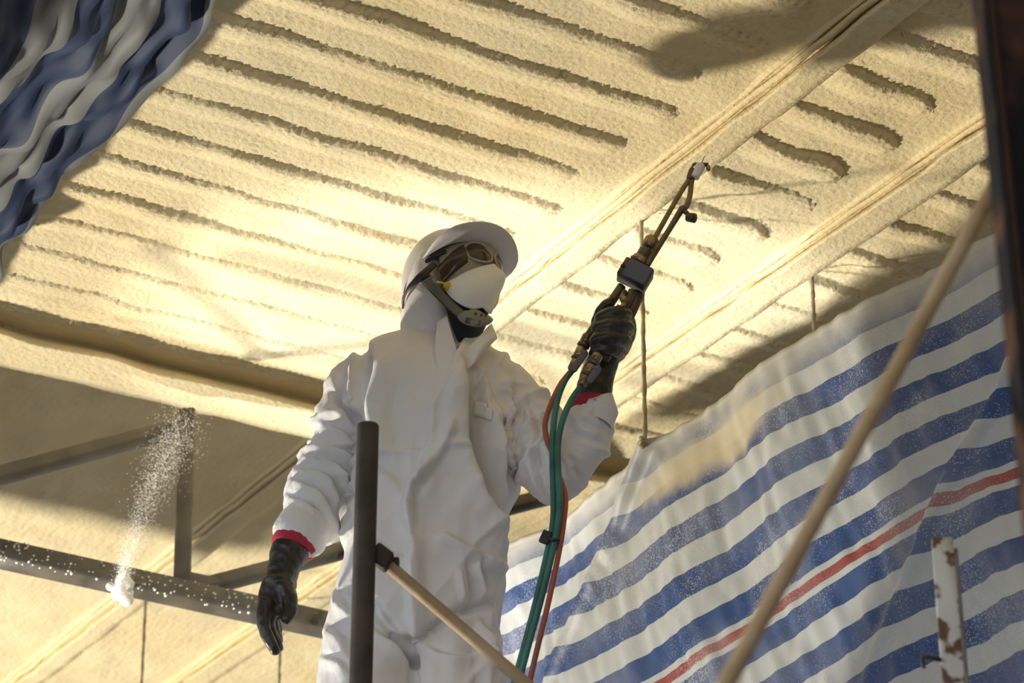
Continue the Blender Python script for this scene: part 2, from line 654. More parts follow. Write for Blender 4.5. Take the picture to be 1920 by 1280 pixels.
def sprayed_strip(name, prof, axis, a0, a1, material, parent, step=0.010, wob=0.006, seed=0.0, fine=1.0):
    """profile (apparent coordinate on the ceiling plane, drop) swept along the other deck axis"""
    prof = np.asarray(prof, float)
    # refine the profile
    d = np.concatenate([[0], np.cumsum(np.hypot(np.diff(prof[:, 0]), np.diff(prof[:, 1])))])
    n = max(8, int(d[-1] / 0.007))
    q = np.interp(np.linspace(0, d[-1], n), d, prof[:, 0])
    dz = np.interp(np.linspace(0, d[-1], n), d, prof[:, 1])
    a = np.arange(a0, a1, step)
    A, Q = np.meshgrid(a, q, indexing='ij')
    D = np.broadcast_to(dz, A.shape).copy()
    edge = np.clip(D / max(dz.max(), 1e-6), 0, 1)
    wobble = wob * (LUMP(a, a * 0 + seed, 1.9) + 0.6 * WAVY(a, a * 0 + seed + 0.7, 0.9))[:, None]
    Qt = Q * (ZC - D) / ZC + wobble * (0.35 + 0.65 * edge)
    n1 = foam_dz(A, Qt, fine)
    Z = ZC - D - n1 * (0.3 + 0.7 * edge) + 0.004 * (1 - edge)
    P = uv_to_xyz(Qt, A, Z) if axis == 'v' else uv_to_xyz(A, Qt, Z)
    F = grid_faces(len(a), n)
    if axis == 'v':
        F = F[:, ::-1]
    return big_mesh(name, P.reshape(-1, 3), F, material, parent)


def foam_beam(u_line, u_step, u_edge, drop, label, seed):
    t = empty('ceiling_beam', uvz(u_step, 6, ZC - drop), label, 'beam')
    sprayed_strip('edge_bead', [(u_line - 0.030, -0.003), (u_line - 0.016, 0.006), (u_line - 0.008, 0.011), (u_line - 0.004, 0.008), (u_line - 0.003, -0.004)],
                  'v', 3.0, 10.4, M['foam'], t, wob=0.0015, seed=seed, fine=0.6)
    sprayed_strip('side_strip', [(u_line + 0.001, -0.006), (u_line + 0.002, 0.010), (u_line + 0.006, 0.020), (u_step - 0.012, 0.021), (u_step - 0.008, 0.014), (u_step - 0.007, -0.006)],
                  'v', 3.0, 10.4, M['foam'], t, wob=0.0015, seed=seed + 1, fine=0.5)
    sprayed_strip('lower_flange', [(u_step - 0.001, -0.006), (u_step, drop * 0.55), (u_step + 0.010, drop), (u_edge - 0.014, drop), (u_edge, drop * 0.8), (u_edge + 0.004, drop * 0.3), (u_edge + 0.002, -0.004)],
                  'v', 3.0, 10.4, M['foam'], t, wob=0.0025, seed=seed + 3, fine=0.8)
    return t


foam_beam(3.238, 3.272, 3.362, 0.042, 'foam-coated steel beam running diagonally right behind the spray gun nozzle', 0.4)
foam_beam(3.805, 3.838, 3.946, 0.045, 'foam-coated steel beam nearer the right tarp, with the rusty column in front', 1.9)

# ---- unseen plank deck added to shade the ceiling behind the girder
deck = empty('shade_platform', uvz(1.0, 8.1, 2.3), 'unseen plank platform added to shade the ceiling behind the truss', 'platform')
for i in range(4):
    q = uvz(1.0, 7.57 + 0.245 * i, 2.3)
    me_ = bpy.data.meshes.new('shade_plank')
    bm = bmesh.new()
    bmesh.ops.create_cube(bm, size=1.0)
    for v_ in bm.verts:
        c_ = v_.co.copy()
        v_.co = q + UD * (c_.x * 2.9) + VD * (c_.y * 0.235) + Vector((0, 0, c_.z * 0.04))
    bm.to_mesh(me_)
    bm.free()
    link('shade_plank', me_, M['wood'], deck, False)
for a_, b_ in ((-0.4, 7.5), (2.4, 7.5), (-0.4, 8.36), (2.4, 8.36)):
    p_ = uvz(a_, b_, 2.3)
    tube('shade_leg', [(p_.x, p_.y, 0), (p_.x, p_.y, p_.z - 0.02)], 0.024, M['post'], deck, seg=10, up=(0, -1, 0))

# ---- girder with its truss
VG = 6.40
truss = empty('roof_truss', uvz(2.4, VG, ZC - 0.7), 'dark steel roof truss with a foam-coated top chord, lower left behind the worker', 'truss')
sprayed_strip('top_chord', [(6.44, -0.004), (6.462, 0.01), (6.475, 0.05), (6.50, 0.075), (6.66, 0.078), (6.70, 0.06), (6.705, 0.02), (6.70, -0.004)],
              'u', 0.6, 6.5, M['foam'], truss, step=0.010, wob=0.005, seed=2.2, fine=1.0)


def steel_bar(name, p0, p1, wx, wy, parent, material=None, n=8):
    """rectangular hollow bar with slightly rounded edges, subdivided so it can carry foam"""
    p0, p1 = Vector(p0), Vector(p1)
    P = [p0.lerp(p1, i / n) for i in range(n + 1)]
    return tube(name, P, wx, material or M['dark_steel'], parent, rb=wy, seg=16, power=5.0)


c0, c1 = PV(-160, 1003, VG), PV(760, 1204, VG)
dirc = (c1 - c0).normalized()
c1 = c0 + dirc * 4.6
chord = steel_bar('bottom_chord', c0, c1, 0.033, 0.038, truss)
tp = PV(352, 770, VG)
bt = PV(341, 1098, VG)
steel_bar('vertical_web', tp, bt, 0.024, 0.024, truss)
steel_bar('diagonal_web', PV(-260, 962, VG + 0.02), PV(318, 806, VG + 0.02), 0.022, 0.028, truss)
steel_bar('diagonal_web', PV(368, 1104, VG + 0.02), PV(1060, 922, VG + 0.02), 0.022, 0.026, truss)
gp = MB()
gp.box(PV(372, 1098, VG), UD * 0.06, VD * 0.008, Vector((0, 0, 0.035)))
gp.build('gusset_plate', M['dark_steel'], truss)
# dried foam flecks along the chord (nobody could count them)
sp = MB()
for i in range(200):
    t = random.random() ** 1.6 * 0.62
    p = c0.lerp(c1, 0.03 + 0.34 * t)
    r = random.uniform(0.0008, 0.0032)
    p = p - VD * 0.040 + Vector((0, 0, random.uniform(-0.034, 0.03))) 
    V, F = tube_arrays([p - VD * 0.002, p + VD * 0.004], [r, r * 1.3], seg=5)
    sp.add(V, F)
o = sp.build('foam_flecks', M['foam_white'], chord)
tag(o, kind='stuff')
# white lump standing in for the glare spot at the chord
lump = MB()
pc = PV(228, 1101, VG - 0.05)
for i in range(16):
    a = Vector((random.gauss(0, 1), random.gauss(0, 0.5), random.gauss(0, 1))) * 0.016
    lump.ball(pc + a, random.uniform(0.010, 0.022), 7)
lump.build('glare_lump', M['foam_white'], truss)

# ---- hanger rods
def hanger(px, y0, y1, Yd, r, label, hook=None, lean=0):
    p0, p1 = W(px, y0, Yd), W(px + lean, y1, Yd)
    p1.x = p0.x + (p1.x - p0.x) * 0.3
    t = empty('hanger_rod', p0, label, 'rod', 'hanger rods on the sprayed ceiling')
    n = 40
    P = []
    for i in range(n + 1):
        q = p0.lerp(p1, i / n)
        P.append(q + Vector((0.0005 * math.sin(i * 1.1), 0, 0)))
    rr = [r * (1 + 0.16 * math.sin(i * 1.9) + 0.12 * random.random()) for i in range(n + 1)]
    tube('rod', P, rr, M['rod'], t, seg=9)
    if hook:
        pts = [W(a, b, Yd + c) for a, b, c in hook]
        tube('bent_hook', [tuple(x) for x in catmull([tuple(q) for q in pts], 14)], r * 0.9, M['rod'], t, seg=8)
    return t


hanger(1202, 398, 836, 5.93, 0.0058, 'thin foam-dusted hanger rod behind the spray gun, hooked over the middle beam',
       hook=[(1202, 400, 0), (1208, 396, 0), (1228, 393, 0.02), (1250, 380, 0.05), (1258, 371, 0.09)])
kn = MB()
for (a, b) in ((1204, 822), (1205, 829), (1204, 836)):
    kn.ball(W(a, b, 5.92), (0.010, 0.010, 0.007), 7)
kn.build('tied_knot', M['rod'], [o_ for o_ in COL.objects if o_.name == 'hanger_rod'][0])
hanger(1522, 505, 760, 6.27, 0.0055, 'short hanger rod above the sagging edge of the right tarp',
       hook=[(1522, 506, 0), (1528, 502, 0), (1538, 500, 0.03)])
hanger(277, 1040, 1400, 8.6, 0.005, 'hanger rod seen below the truss at the lower left')
hanger(527, 1150, 1420, 8.7, 0.005, 'hanger rod below the truss beside the hanging black glove')

# ================================================================== TARPS
def sheet(name, NA, NB, fn, material, thick=0.0012):
    """fn(a, b) -> xyz ; a along, b down (metres)"""
    A, B = np.meshgrid(NA, NB, indexing='ij')
    P = fn(A, B)
    me_o = big_mesh(name, P.reshape(-1, 3), grid_faces(len(NA), len(NB)), material)
    me = me_o.data
    uvl = me.uv_layers.new(name='sheet')
    idx = np.empty(len(me.loops), dtype=np.int32)
    me.loops.foreach_get('vertex_index', idx)
    uvs = np.stack([A.ravel(), B.ravel()], -1)[idx]
    uvl.data.foreach_set('uv', uvs.astype(np.float32).ravel())
    md = me_o.modifiers.new('thickness', 'SOLIDIFY')
    md.thickness = thick
    return me_o


T1 = Field(21, 2, 6)
T2 = Field(22, 5, 22)
UT = 3.35


def right_tarp(A, B):
    v = 3.05 + A
    z_top = 2.70 - 0.03 * np.cos((A - 0.4) * 3.1)
    # slump: lower stripes droop between the supports
    sag = 0.10 * np.exp(-((A - 0.35) / 0.28) ** 2) * sstep(0.0, 0.5, B) * 0.35 + 0.05 * sstep(1.2, 2.6, A) * sstep(0.1, 0.7, B)
    zz = z_top - B + 0.06 * sstep(0.05, 0.6, B) * np.sin(A * 2.6 + 0.5) - sag
    # folds: steep drapes hanging from the rod tie and near the column
    f = 0.012 * T1(A * 1.1 + B * 0.35, B * 0.5, 2.2) + 0.0022 * T2(A * 1.6 + B * 0.7, B * 0.6, 1.6)
    tie = A - (1.89 + 1.05 * B)
    f += 0.045 * np.exp(-(tie / 0.035) ** 2) * np.exp(-B / 0.6)
    tie2 = A - (0.535 + 0.92 * (B - 0.35))
    f += 0.032 * np.exp(-(tie2 / 0.028) ** 2) * sstep(-0.1, 0.2, B) * (1 - sstep(0.6, 1.0, B))
    u = UT - f - 0.05 * B
    return uv_to_xyz(u, v, zz)


o = sheet('striped_tarp', np.arange(-0.25, 3.60, 0.012), np.arange(0, 1.9, 0.012), right_tarp, M['tarp_right'])
tag(o, 'blue and white striped tarp with a red stripe, hanging on the right', 'tarp')


LT = catmull([(1.862, 3.23), (1.70, 3.185), (1.50, 3.12), (1.22, 3.0), (1.08, 2.82), (1.04, 2.5)], 60)  # outer skirt bent down to block lamp light from the underside
LTD = np.concatenate([[0], np.cumsum(np.hypot(np.diff(LT[:, 0]), np.diff(LT[:, 1])))])


def left_tarp(A, B):
    v = 2.8 + A
    q = B / 1.0 * LTD[-1]
    u = np.interp(q, LTD, LT[:, 0])
    zz = np.interp(q, LTD, LT[:, 1])
    f = 0.016 * T1(A * 1.3 + B * 0.6, B * 1.1, 2.0) * sstep(0.0, 0.3, B) + 0.014 * T2(A * 0.35 + B * 0.3, B * 2.6, 1.6) * (1 - sstep(0.15, 0.6, B))
    e = 0.010 * T1(A * 1.5, A * 0, 2.0) * (1 - sstep(0, 0.3, B))
    sl = 0.05 * T1(A * 0.8 + 0.4, B * 0.3, 2.0)
    return uv_to_xyz(u + f * 0.4 + e + sl * sstep(0.0, 0.3, B) * 0.5, v, zz - f * 0.9)


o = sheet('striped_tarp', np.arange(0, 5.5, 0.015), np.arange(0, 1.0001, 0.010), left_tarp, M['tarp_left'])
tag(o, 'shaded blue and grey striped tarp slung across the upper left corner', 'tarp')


# clear film draped over the truss
def film(A, B):
    u = 1.62 + A
    f = 0.018 * T1(A * 1.5 + B * 0.4, B * 0.8, 2.0) + 0.010 * T2(A * 1.2 + B * 0.9, B * 0.4, 1.5)
    return uv_to_xyz(u, VG - 0.06 - f - 0.02 * B, ZC - 0.09 - B)


o = sheet('plastic_film', np.arange(0, 1.55, 0.02), np.arange(0, 0.78, 0.02), film, M['film'], 0.0006)
tag(o, 'clear wrinkled plastic film hanging from the truss top chord at left', 'plastic sheet')

# cloud of pale droplets standing in for the glare streak on the film
pl = catmull([tuple(PV(x, y, VG - 0.14)) for x, y in ((226, 1108), (240, 1050), (272, 950), (310, 860), (345, 790))], 60)
mv, mf = [], []
for i in range(8500):
    t = random.random() ** 1.6
    c = pl[min(59, int(t * 59.99))]
    w_ = 0.010 + 0.060 * t
    c = c + np.array([random.gauss(0, w_ * 0.55), random.gauss(0, w_ * 0.5), random.gauss(0, 0.012 + w_ * 0.4)])
    r = random.uniform(0.0004, 0.0008)
    k = len(mv)
    for d in ((1, 1, 1), (1, -1, -1), (-1, 1, -1), (-1, -1, 1)):
        mv.append((c[0] + d[0] * r, c[1] + d[1] * r, c[2] + d[2] * r))
    mf += [[k, k + 1, k + 2], [k, k + 3, k + 1], [k, k + 2, k + 3], [k + 1, k + 3, k + 2]]
o = mesh_np('glare_plume', mv, mf, M['foam_white'], None, False)
tag(o, 'pale droplet plume standing in for the glare streak above the truss chord', 'mist', kind='stuff')
#__MORE__

# ================================================================== WORKER
Y0 = 5.40
ROOT = W(775, 1240, Y0)
PLAT = ROOT.z - 0.80                         # top of the plank he stands on
person = empty('person', (ROOT.x, ROOT.y, PLAT),
               'worker in white hooded coverall, helmet, goggles and mask, raising a spray gun overhead', 'person')


def px_ring(L, R_, yc, depth, n=28, pw=2.3):
    """horizontal body ring between two outline pixels, yc = offset from the body plane, depth = half depth"""
    a, b = W(L[0], L[1], Y0 + yc), W(R_[0], R_[1], Y0 + yc)
    c = (a + b) / 2
    h = (b - a) / 2
    out = []
    for i in range(n):
        t = 2 * math.pi * i / n
        ct, st = math.cos(t), math.sin(t)
        x = math.copysign(abs(ct) ** (2 / pw), ct)
        y = math.copysign(abs(st) ** (2 / pw), st)
        out.append(tuple(c + h * x + Vector((0, depth * y, 0))))
    return out


def ring_loft(rings):
    n = len(rings[0])
    V = np.array([p for r in rings for p in r])
    F = grid_faces(len(rings), n, True).tolist()
    F.append(list(range(n))[::-1])
    F.append([(len(rings) - 1) * n + k for k in range(n)])
    return V, F


def px_path(rows, n):
    """rows (px, py, y offset, radius px, radius depth factor) -> smooth path and radii in metres"""
    pts, ra, rb = [], [], []
    for r in rows:
        p = W(r[0], r[1], Y0 + r[2])
        d = (p - O).dot(FV)
        pts.append(tuple(p))
        ra.append(r[3] * d / FPX)
        rb.append(r[3] * d / FPX * (r[4] if len(r) > 4 else 1.0))
    D = catmull(np.column_stack([pts, ra, rb]), n)
    return D[:, :3], D[:, 3], D[:, 4]


def remesh(mb, voxel, smooth):
    """fuse overlapping closed shapes into one skin; returns numpy verts, faces"""
    me = bpy.data.meshes.new('tmp')
    me.from_pydata(np.vstack(mb.V).tolist(), [], mb.F)
    me.update()
    o = bpy.data.objects.new('tmp', me)
    COL.objects.link(o)
    r = o.modifiers.new('r', 'REMESH')
    r.mode = 'VOXEL'
    r.voxel_size = voxel
    s = o.modifiers.new('s', 'SMOOTH')
    s.factor = 0.5
    s.iterations = smooth
    dg = bpy.context.evaluated_depsgraph_get()
    e = o.evaluated_get(dg)
    em = e.to_mesh()
    V = np.empty(len(em.vertices) * 3)
    em.vertices.foreach_get('co', V)
    V = V.reshape(-1, 3)
    F = [list(p.vertices) for p in em.polygons]
    E = np.empty(len(em.edges) * 2, dtype=np.int32)
    em.edges.foreach_get('vertices', E)
    E = E.reshape(-1, 2).copy()
    e.to_mesh_clear()
    bpy.data.objects.remove(o)
    bpy.data.meshes.remove(me)
    return V, F, E


def vnormals(V, F):
    Fq = np.array([f if len(f) == 4 else f + [f[-1]] for f in F])
    d1 = V[Fq[:, 2]] - V[Fq[:, 0]]
    d2 = V[Fq[:, 3]] - V[Fq[:, 1]]
    fn = np.cross(d1, d2)
    N = np.zeros_like(V)
    for k in range(4):
        np.add.at(N, Fq[:, k], fn)
    return N / (np.linalg.norm(N, axis=1)[:, None] + 1e-12)


# ---- coverall body
TORSO = [((770, 622), (902, 640), 0.03, 0.075), ((735, 634), (925, 662), 0.03, 0.09), ((700, 644), (955, 684), 0.02, 0.10), ((676, 668), (985, 706), 0.01, 0.115),
         ((668, 700), (985, 728), 0.0, 0.13), ((668, 765), (980, 785), -0.005, 0.145), ((668, 835), (972, 848), -0.01, 0.15),
         ((660, 905), (966, 910), -0.01, 0.15), ((652, 970), (952, 972), -0.01, 0.15), ((646, 1030), (940, 1030), -0.01, 0.15),
         ((628, 1088), (936, 1088), -0.01, 0.155), ((613, 1150), (938, 1150), -0.01, 0.16), ((607, 1200), (942, 1200), 0.0, 0.16),
         ((604, 1232), (944, 1232), 0.0, 0.15)]
sk = MB()
rr = [px_ring(L, R_, yc, dp) for L, R_, yc, dp in TORSO]
A_ = catmull(np.array(rr).reshape(len(rr), -1), 44).reshape(44, -1, 3)
sk.add(*ring_loft([list(map(tuple, r)) for r in A_]))
ARM_L = [(690, 690, 0.02, 38), (664, 725, 0.02, 52), (645, 790, 0.03, 53), (624, 850, 0.04, 58), (606, 905, 0.03, 60), (589, 948, 0.0, 57), (576, 978, -0.035, 52), (566, 996, -0.05, 49)]
ARM_R = [(945, 700, 0.0, 38), (968, 738, -0.01, 50), (998, 795, -0.04, 58), (1024, 850, -0.08, 64), (1040, 892, -0.11, 61), (1066, 870, -0.15, 52), (1090, 825, -0.17, 46), (1106, 792, -0.18, 42), (1111, 778, -0.18, 41)]
P, ra, rb = px_path(ARM_L, 40)
sk.tube(P, ra, rb, 18, up=(0, -1, 0.1))
armL = P
P, ra, rb = px_path(ARM_R, 44)
sk.tube(P, ra, rb, 18, up=(0, -1, 0.1))
armR = P
legs = []
for s_, cx in ((-1, 699), (1, 851)):
    top_ = W(cx, 1200, Y0)
    mid = W(cx, 1280, Y0 - 0.01)
    z0 = PLAT + 0.10
    dz = mid.z - z0
    pts = [tuple(top_), tuple(mid), (mid.x + 0.01 * s_, mid.y - 0.03, mid.z - dz * 0.4), (mid.x + 0.02 * s_, mid.y, mid.z - dz * 0.75), (mid.x + 0.02 * s_, mid.y + 0.01, z0)]
    D = catmull(np.column_stack([pts, [0.114, 0.128, 0.126, 0.095, 0.085]]), 30)
    sk.tube(D[:, :3], D[:, 3], D[:, 3] * 1.15, 20, up=(0, -1, 0.0))
    legs.append(D[:, :3])
V, F, E = remesh(sk, 0.0062, 8)
N = vnormals(V, F)
if np.mean(np.sum((V - V.mean(0)) * N, 1)) < 0:
    F = [f[::-1] for f in F]
    N = -N

# ---- cloth: give the skin too much fabric along chosen directions and let it buckle
axis = np.zeros_like(V)
grow = np.full(len(V), 0.05)
best = np.full(len(V), 1e9)
tors = np.array([[*(W(800, y, Y0))] for y in range(680, 1230, 20)])
for path, g, w in ((armL, 0.17, 1.0), (armR, 0.10, 1.0), (legs[0], 0.10, 1.0), (legs[1], 0.10, 1.0), (tors, None, 1.9)):
    T = np.gradient(path, axis=0)
    T /= np.linalg.norm(T, axis=1)[:, None]
    d = np.linalg.norm(V[:, None, :] - path[None], axis=2)
    j = d.argmin(1)
    dm = d.min(1) / w
    m_ = dm < best
    best[m_] = dm[m_]
    if g is None:
        axis[m_] = np.array([0.92, 0, -0.38])
        grow[m_] = 0.075
    else:
        axis[m_] = T[j[m_]]
        grow[m_] = g
Ev = V[E[:, 1]] - V[E[:, 0]]
L0 = np.linalg.norm(Ev, axis=1)
ax = 0.5 * (axis[E[:, 0]] + axis[E[:, 1]])
al = np.abs(np.sum(Ev / L0[:, None] * ax, 1))
gE = 0.5 * (grow[E[:, 0]] + grow[E[:, 1]])
Lr = L0 * (1 + 0.006 + 0.8 * gE * al ** 2)
deg = np.bincount(E.ravel(), minlength=len(V)).astype(float)[:, None]


def scatter(idx, vec, n):
    return np.stack([np.bincount(idx, weights=vec[:, k], minlength=n) for k in range(3)], 1)


# edge-wrapped 3-D noise to seed the buckles
def n3(P, s, seed):
    g = np.random.default_rng(seed)
    out = np.zeros(len(P))
    for _ in range(10):
        k = g.normal(size=P.shape[1])
        k *= s * (0.6 + 0.8 * g.random()) / np.linalg.norm(k)
        out += np.sin(P @ k + g.random() * 6.28)
    return out / 3.2


# ridged folds: rings round the limbs, drapes down the trunk
def ridged(Q, seed, p=1.6):
    n_ = n3(Q, 1.0, seed)
    return np.clip(1 - np.abs(n_) * 1.15, 0, 1) ** p


FOLD = np.zeros(len(V))
pxs, pys, _d = to_px(V)
wgt_sum = np.zeros(len(V))
for path, ks, kp, amp, seed in ((armL, 62, 13, 0.0125, 31), (armR, 52, 15, 0.0125, 37), (legs[0], 46, 14, 0.010, 41), (legs[1], 46, 14, 0.010, 43)):
    d = np.linalg.norm(V[:, None, :] - path[None], axis=2)
    j = d.argmin(1)
    arc = np.concatenate([[0], np.cumsum(np.linalg.norm(np.diff(path, axis=0), axis=1))])
    T = np.gradient(path, axis=0)
    T /= np.linalg.norm(T, axis=1)[:, None]
    rel = V - path[j]
    along = np.sum(rel * T[j], 1)
    s_ = arc[j] + along
    perp = rel - along[:, None] * T[j]
    # slanted rings: mix a little of the cross direction into the length
    Q = np.column_stack([(s_ + 0.45 * perp[:, 0] + 0.25 * perp[:, 1]) * ks, perp * kp])
    r_ = ridged(Q, seed)
    r2 = ridged(np.column_stack([(s_ - 0.35 * perp[:, 0]) * ks * 1.7, perp * kp * 1.6]), seed + 1)
    near = 1 - sstep(0.085, 0.125, d.min(1))
    if path is armL or path is armR:
        near *= sstep(0.05, 0.13, s_)
        near *= 1 - sstep(arc[-1] - 0.035, arc[-1] - 0.005, s_)
    mod = 0.35 + 0.65 * sstep(-0.5, 0.6, n3(V, 14, seed + 5))
    FOLD += near * mod * amp * (r_ + 0.45 * r2 - 0.5)
    wgt_sum = np.maximum(wgt_sum, near)
drape = V[:, 0] + 0.22 * (V[:, 2] - V[:, 2].mean())
side = 0.30 + 0.70 * sstep(850, 900, pxs)
up_ = 0.4 + 0.6 * sstep(690, 760, pys)
rt = ridged(np.column_stack([drape * 40, V[:, 1] * 12, V[:, 2] * 7.5]), 51)
rt2 = ridged(np.column_stack([(V[:, 0] - 0.5 * V[:, 2]) * 44, V[:, 1] * 14, V[:, 2] * 10]), 53)
FOLD += (1 - wgt_sum) * side * up_ * (0.0115 * (rt - 0.4) + 0.006 * (rt2 - 0.4))

X = V + N * (0.004 * n3(V, 40, 5) + 0.5 * FOLD)[:, None]
REST = V.copy()
BEND = 0.012
for it in range(70):
    d = X[E[:, 1]] - X[E[:, 0]]
    l = np.linalg.norm(d, axis=1)
    c = (0.5 * (l - Lr) / (l + 1e-9))[:, None] * d
    dx = scatter(E[:, 0], c, len(V)) - scatter(E[:, 1], c, len(V))
    X = X + dx / deg * 1.35
    # bending: pull towards the neighbour mean
    nb = (scatter(E[:, 0], X[E[:, 1]], len(V)) + scatter(E[:, 1], X[E[:, 0]], len(V))) / deg
    X = X + BEND * (nb - X)
    # stay near the body
    off = X - REST
    dn = np.sum(off * N, 1)
    tang = off - dn[:, None] * N
    X = REST + tang * 0.985 + N * (np.clip(dn, -0.016, 0.026) * 0.998)[:, None]
V = X + N * (1.9 * FOLD)[:, None]

# ---- drawn creases and pleats of the front (distance to lines on the cloth, in photo pixels)
fx, fy, fd = to_px(REST)
front = np.clip(-N[:, 1] * 1.6, 0, 1)


def crease(poly, amp, wl, wr, ends=14):
    global V
    poly = np.array(poly, float)
    bestd = np.full(len(V), 1e9)
    sgn = np.zeros(len(V))
    for (x0, y0), (x1, y1) in zip(poly[:-1], poly[1:]):
        ex, ey = x1 - x0, y1 - y0
        L2 = ex * ex + ey * ey
        t = np.clip(((fx - x0) * ex + (fy - y0) * ey) / L2, 0, 1)
        dx, dy = fx - (x0 + t * ex), fy - (y0 + t * ey)
        d = np.hypot(dx, dy)
        s = np.sign(ex * dy - ey * dx)          # + = right hand side going along the line (screen y down)
        m_ = d < bestd
        bestd[m_] = d[m_]
        sgn[m_] = s[m_]
    w = np.where(sgn < 0, wr, wl)               # left/right as seen when the line runs downwards
    V = V + N * (1.9 * amp * np.exp(-(bestd / w) ** 2) * front)[:, None]


crease([(858, 672), (847, 711), (815, 775), (809, 823), (788, 908)], 0.016, 5, 42)
crease([(868, 735), (873, 839), (900, 940), (937, 1015)], 0.024, 46, 6)
crease([(882, 738), (890, 840), (918, 950), (942, 1008)], -0.013, 7, 15)
crease([(893, 705), (885, 760), (895, 850), (930, 950)], -0.012, 12, 16)
crease([(905, 700), (930, 790), (938, 880), (945, 940)], 0.014, 10, 5)
crease([(950, 720), (958, 790), (962, 870)], 0.012, 9, 5)
crease([(770, 905), (760, 950), (770, 1010), (768, 1110), (775, 1190)], 0.014, 5, 20)
crease([(690, 852), (745, 846), (800, 848)], 0.006, 5, 5)
crease([(840, 846), (885, 845)], 0.006, 5, 5)
crease([(832, 1010), (880, 1040), (938, 1070)], 0.016, 12, 9)
crease([(800, 1190), (850, 1150), (940, 1128)], -0.014, 8, 8)
crease([(700, 1140), (735, 1190), (772, 1235)], -0.014, 7, 7)
crease([(655, 1105), (690, 1125)], -0.012, 8, 8)
crease([(684, 655), (690, 700), (676, 770), (672, 830)], -0.016, 6, 9)
crease([(660, 700), (668, 760)], 0.014, 8, 8)
crease([(775, 1232), (774, 1250), (776, 1300)], -0.010, 6, 6)
crease([(720, 690), (700, 760), (720, 840)], 0.008, 16, 12)
crease([(790, 910), (825, 860), (845, 820)], 0.012, 6, 14)
crease([(860, 1075), (870, 1120)], 0.008, 5, 5)
crease([(890, 1065), (905, 1115)], 0.008, 5, 5)


def fold(poly, amp, w=7.0):
    """a crest with a tight valley on its right-hand side, both fading at the ends"""
    global V
    poly = catmull(np.array(poly, float), 18)
    seg = np.linspace(0, 1, len(poly))
    dd = np.hypot(fx[:, None] - poly[None, :, 0], fy[:, None] - poly[None, :, 1])
    j = dd.argmin(1)
    tx, ty = np.gradient(poly[:, 0]), np.gradient(poly[:, 1])
    ln = np.hypot(tx, ty)
    tx, ty = tx / ln, ty / ln
    rx, ry = fx - poly[j, 0], fy - poly[j, 1]
    sd = -(tx[j] * ry - ty[j] * rx)                # + to the right of a line running down
    lg = np.abs(tx[j] * rx + ty[j] * ry)
    end = np.sin(np.pi * np.clip(0.08 + 0.84 * seg[j], 0, 1)) ** 0.7 * np.exp(-np.maximum(lg - 6, 0) ** 2 / 60)
    pr = np.exp(-(np.minimum(sd, 0) / (w * 1.9)) ** 2) * np.exp(-(np.maximum(sd, 0) / (w * 0.75)) ** 2) - 0.75 * np.exp(-((sd - w * 1.25) / (w * 0.62)) ** 2)
    V = V + N * (amp * pr * end * front)[:, None]


for poly, amp, w in (
        ([(900, 722), (920, 800), (932, 876)], .020, 8), ([(926, 775), (934, 830), (936, 890)], .014, 6), ([(953, 770), (958, 840), (956, 918)], .018, 7),
        ([(972, 752), (968, 790), (966, 830)], .014, 6), ([(880, 900), (905, 960), (936, 1000)], .018, 9),
        ([(1030, 818), (1008, 842), (1001, 870)], .020, 7), ([(1001, 850), (1006, 897), (1020, 926)], .020, 7), ([(1054, 850), (1066, 875), (1078, 900)], .016, 8),
        ([(1020, 800), (1040, 850), (1036, 900)], .015, 8), ([(1080, 790), (1098, 806), (1124, 812)], .012, 7), ([(985, 760), (1000, 800), (985, 850)], .016, 8),
        ([(576, 842), (615, 846), (658, 858)], .026, 8), ([(585, 866), (630, 885), (655, 940)], .022, 7), ([(566, 886), (612, 908), (641, 962)], .022, 7),
        ([(556, 908), (596, 930), (620, 968)], .020, 7), ([(546, 934), (580, 950), (602, 985)], .016, 6), ([(664, 655), (672, 705), (670, 762)], .020, 8),
        ([(622, 750), (645, 780), (668, 815)], .020, 9), ([(610, 800), (640, 812), (664, 838)], .016, 8), ([(640, 690), (632, 730), (618, 770)], .012, 10),
        ([(702, 1135), (722, 1165), (748, 1194)], .018, 7), ([(704, 1186), (735, 1215), (770, 1248)], .018, 7), ([(612, 1180), (640, 1200), (652, 1240)], .016, 8),
        ([(620, 1110), (642, 1135), (656, 1150)], .018, 8), ([(608, 1235), (640, 1246), (654, 1268)], .014, 7), ([(900, 1160), (915, 1200), (930, 1222)], .014, 8),
        ([(800, 1215), (850, 1230), (930, 1226)], .012, 7), ([(870, 1060), (876, 1090), (882, 1122)], .012, 6), ([(888, 1052), (900, 1085), (912, 1112)], .012, 6),
        ([(730, 720), (715, 780), (728, 830)], .012, 12), ([(800, 880), (772, 935), (768, 1000)], .020, 10), ([(846, 700), (812, 770), (808, 830)], .016, 10),
        ([(700, 880), (735, 905), (760, 960)], .010, 12), ([(690, 1010), (730, 1040), (762, 1050)], .010, 10), ([(905, 690), (890, 730), (893, 800)], .014, 8)):
    fold(poly, amp, w)
suit = mesh_np('coverall', V, F, M['suit'], person)
sd = suit.modifiers.new('smooth', 'SUBSURF')
sd.levels = sd.render_levels = 1

bvh = BVHTree.FromPolygons([Vector(p) for p in V], F)


def on_suit(px, py, lift=0.004):
    d = ray(px, py).normalized()
    h = bvh.ray_cast(O, d)
    if h[0] is None:
        return W(px, py, Y0 - 0.15)
    return h[0] - d * lift


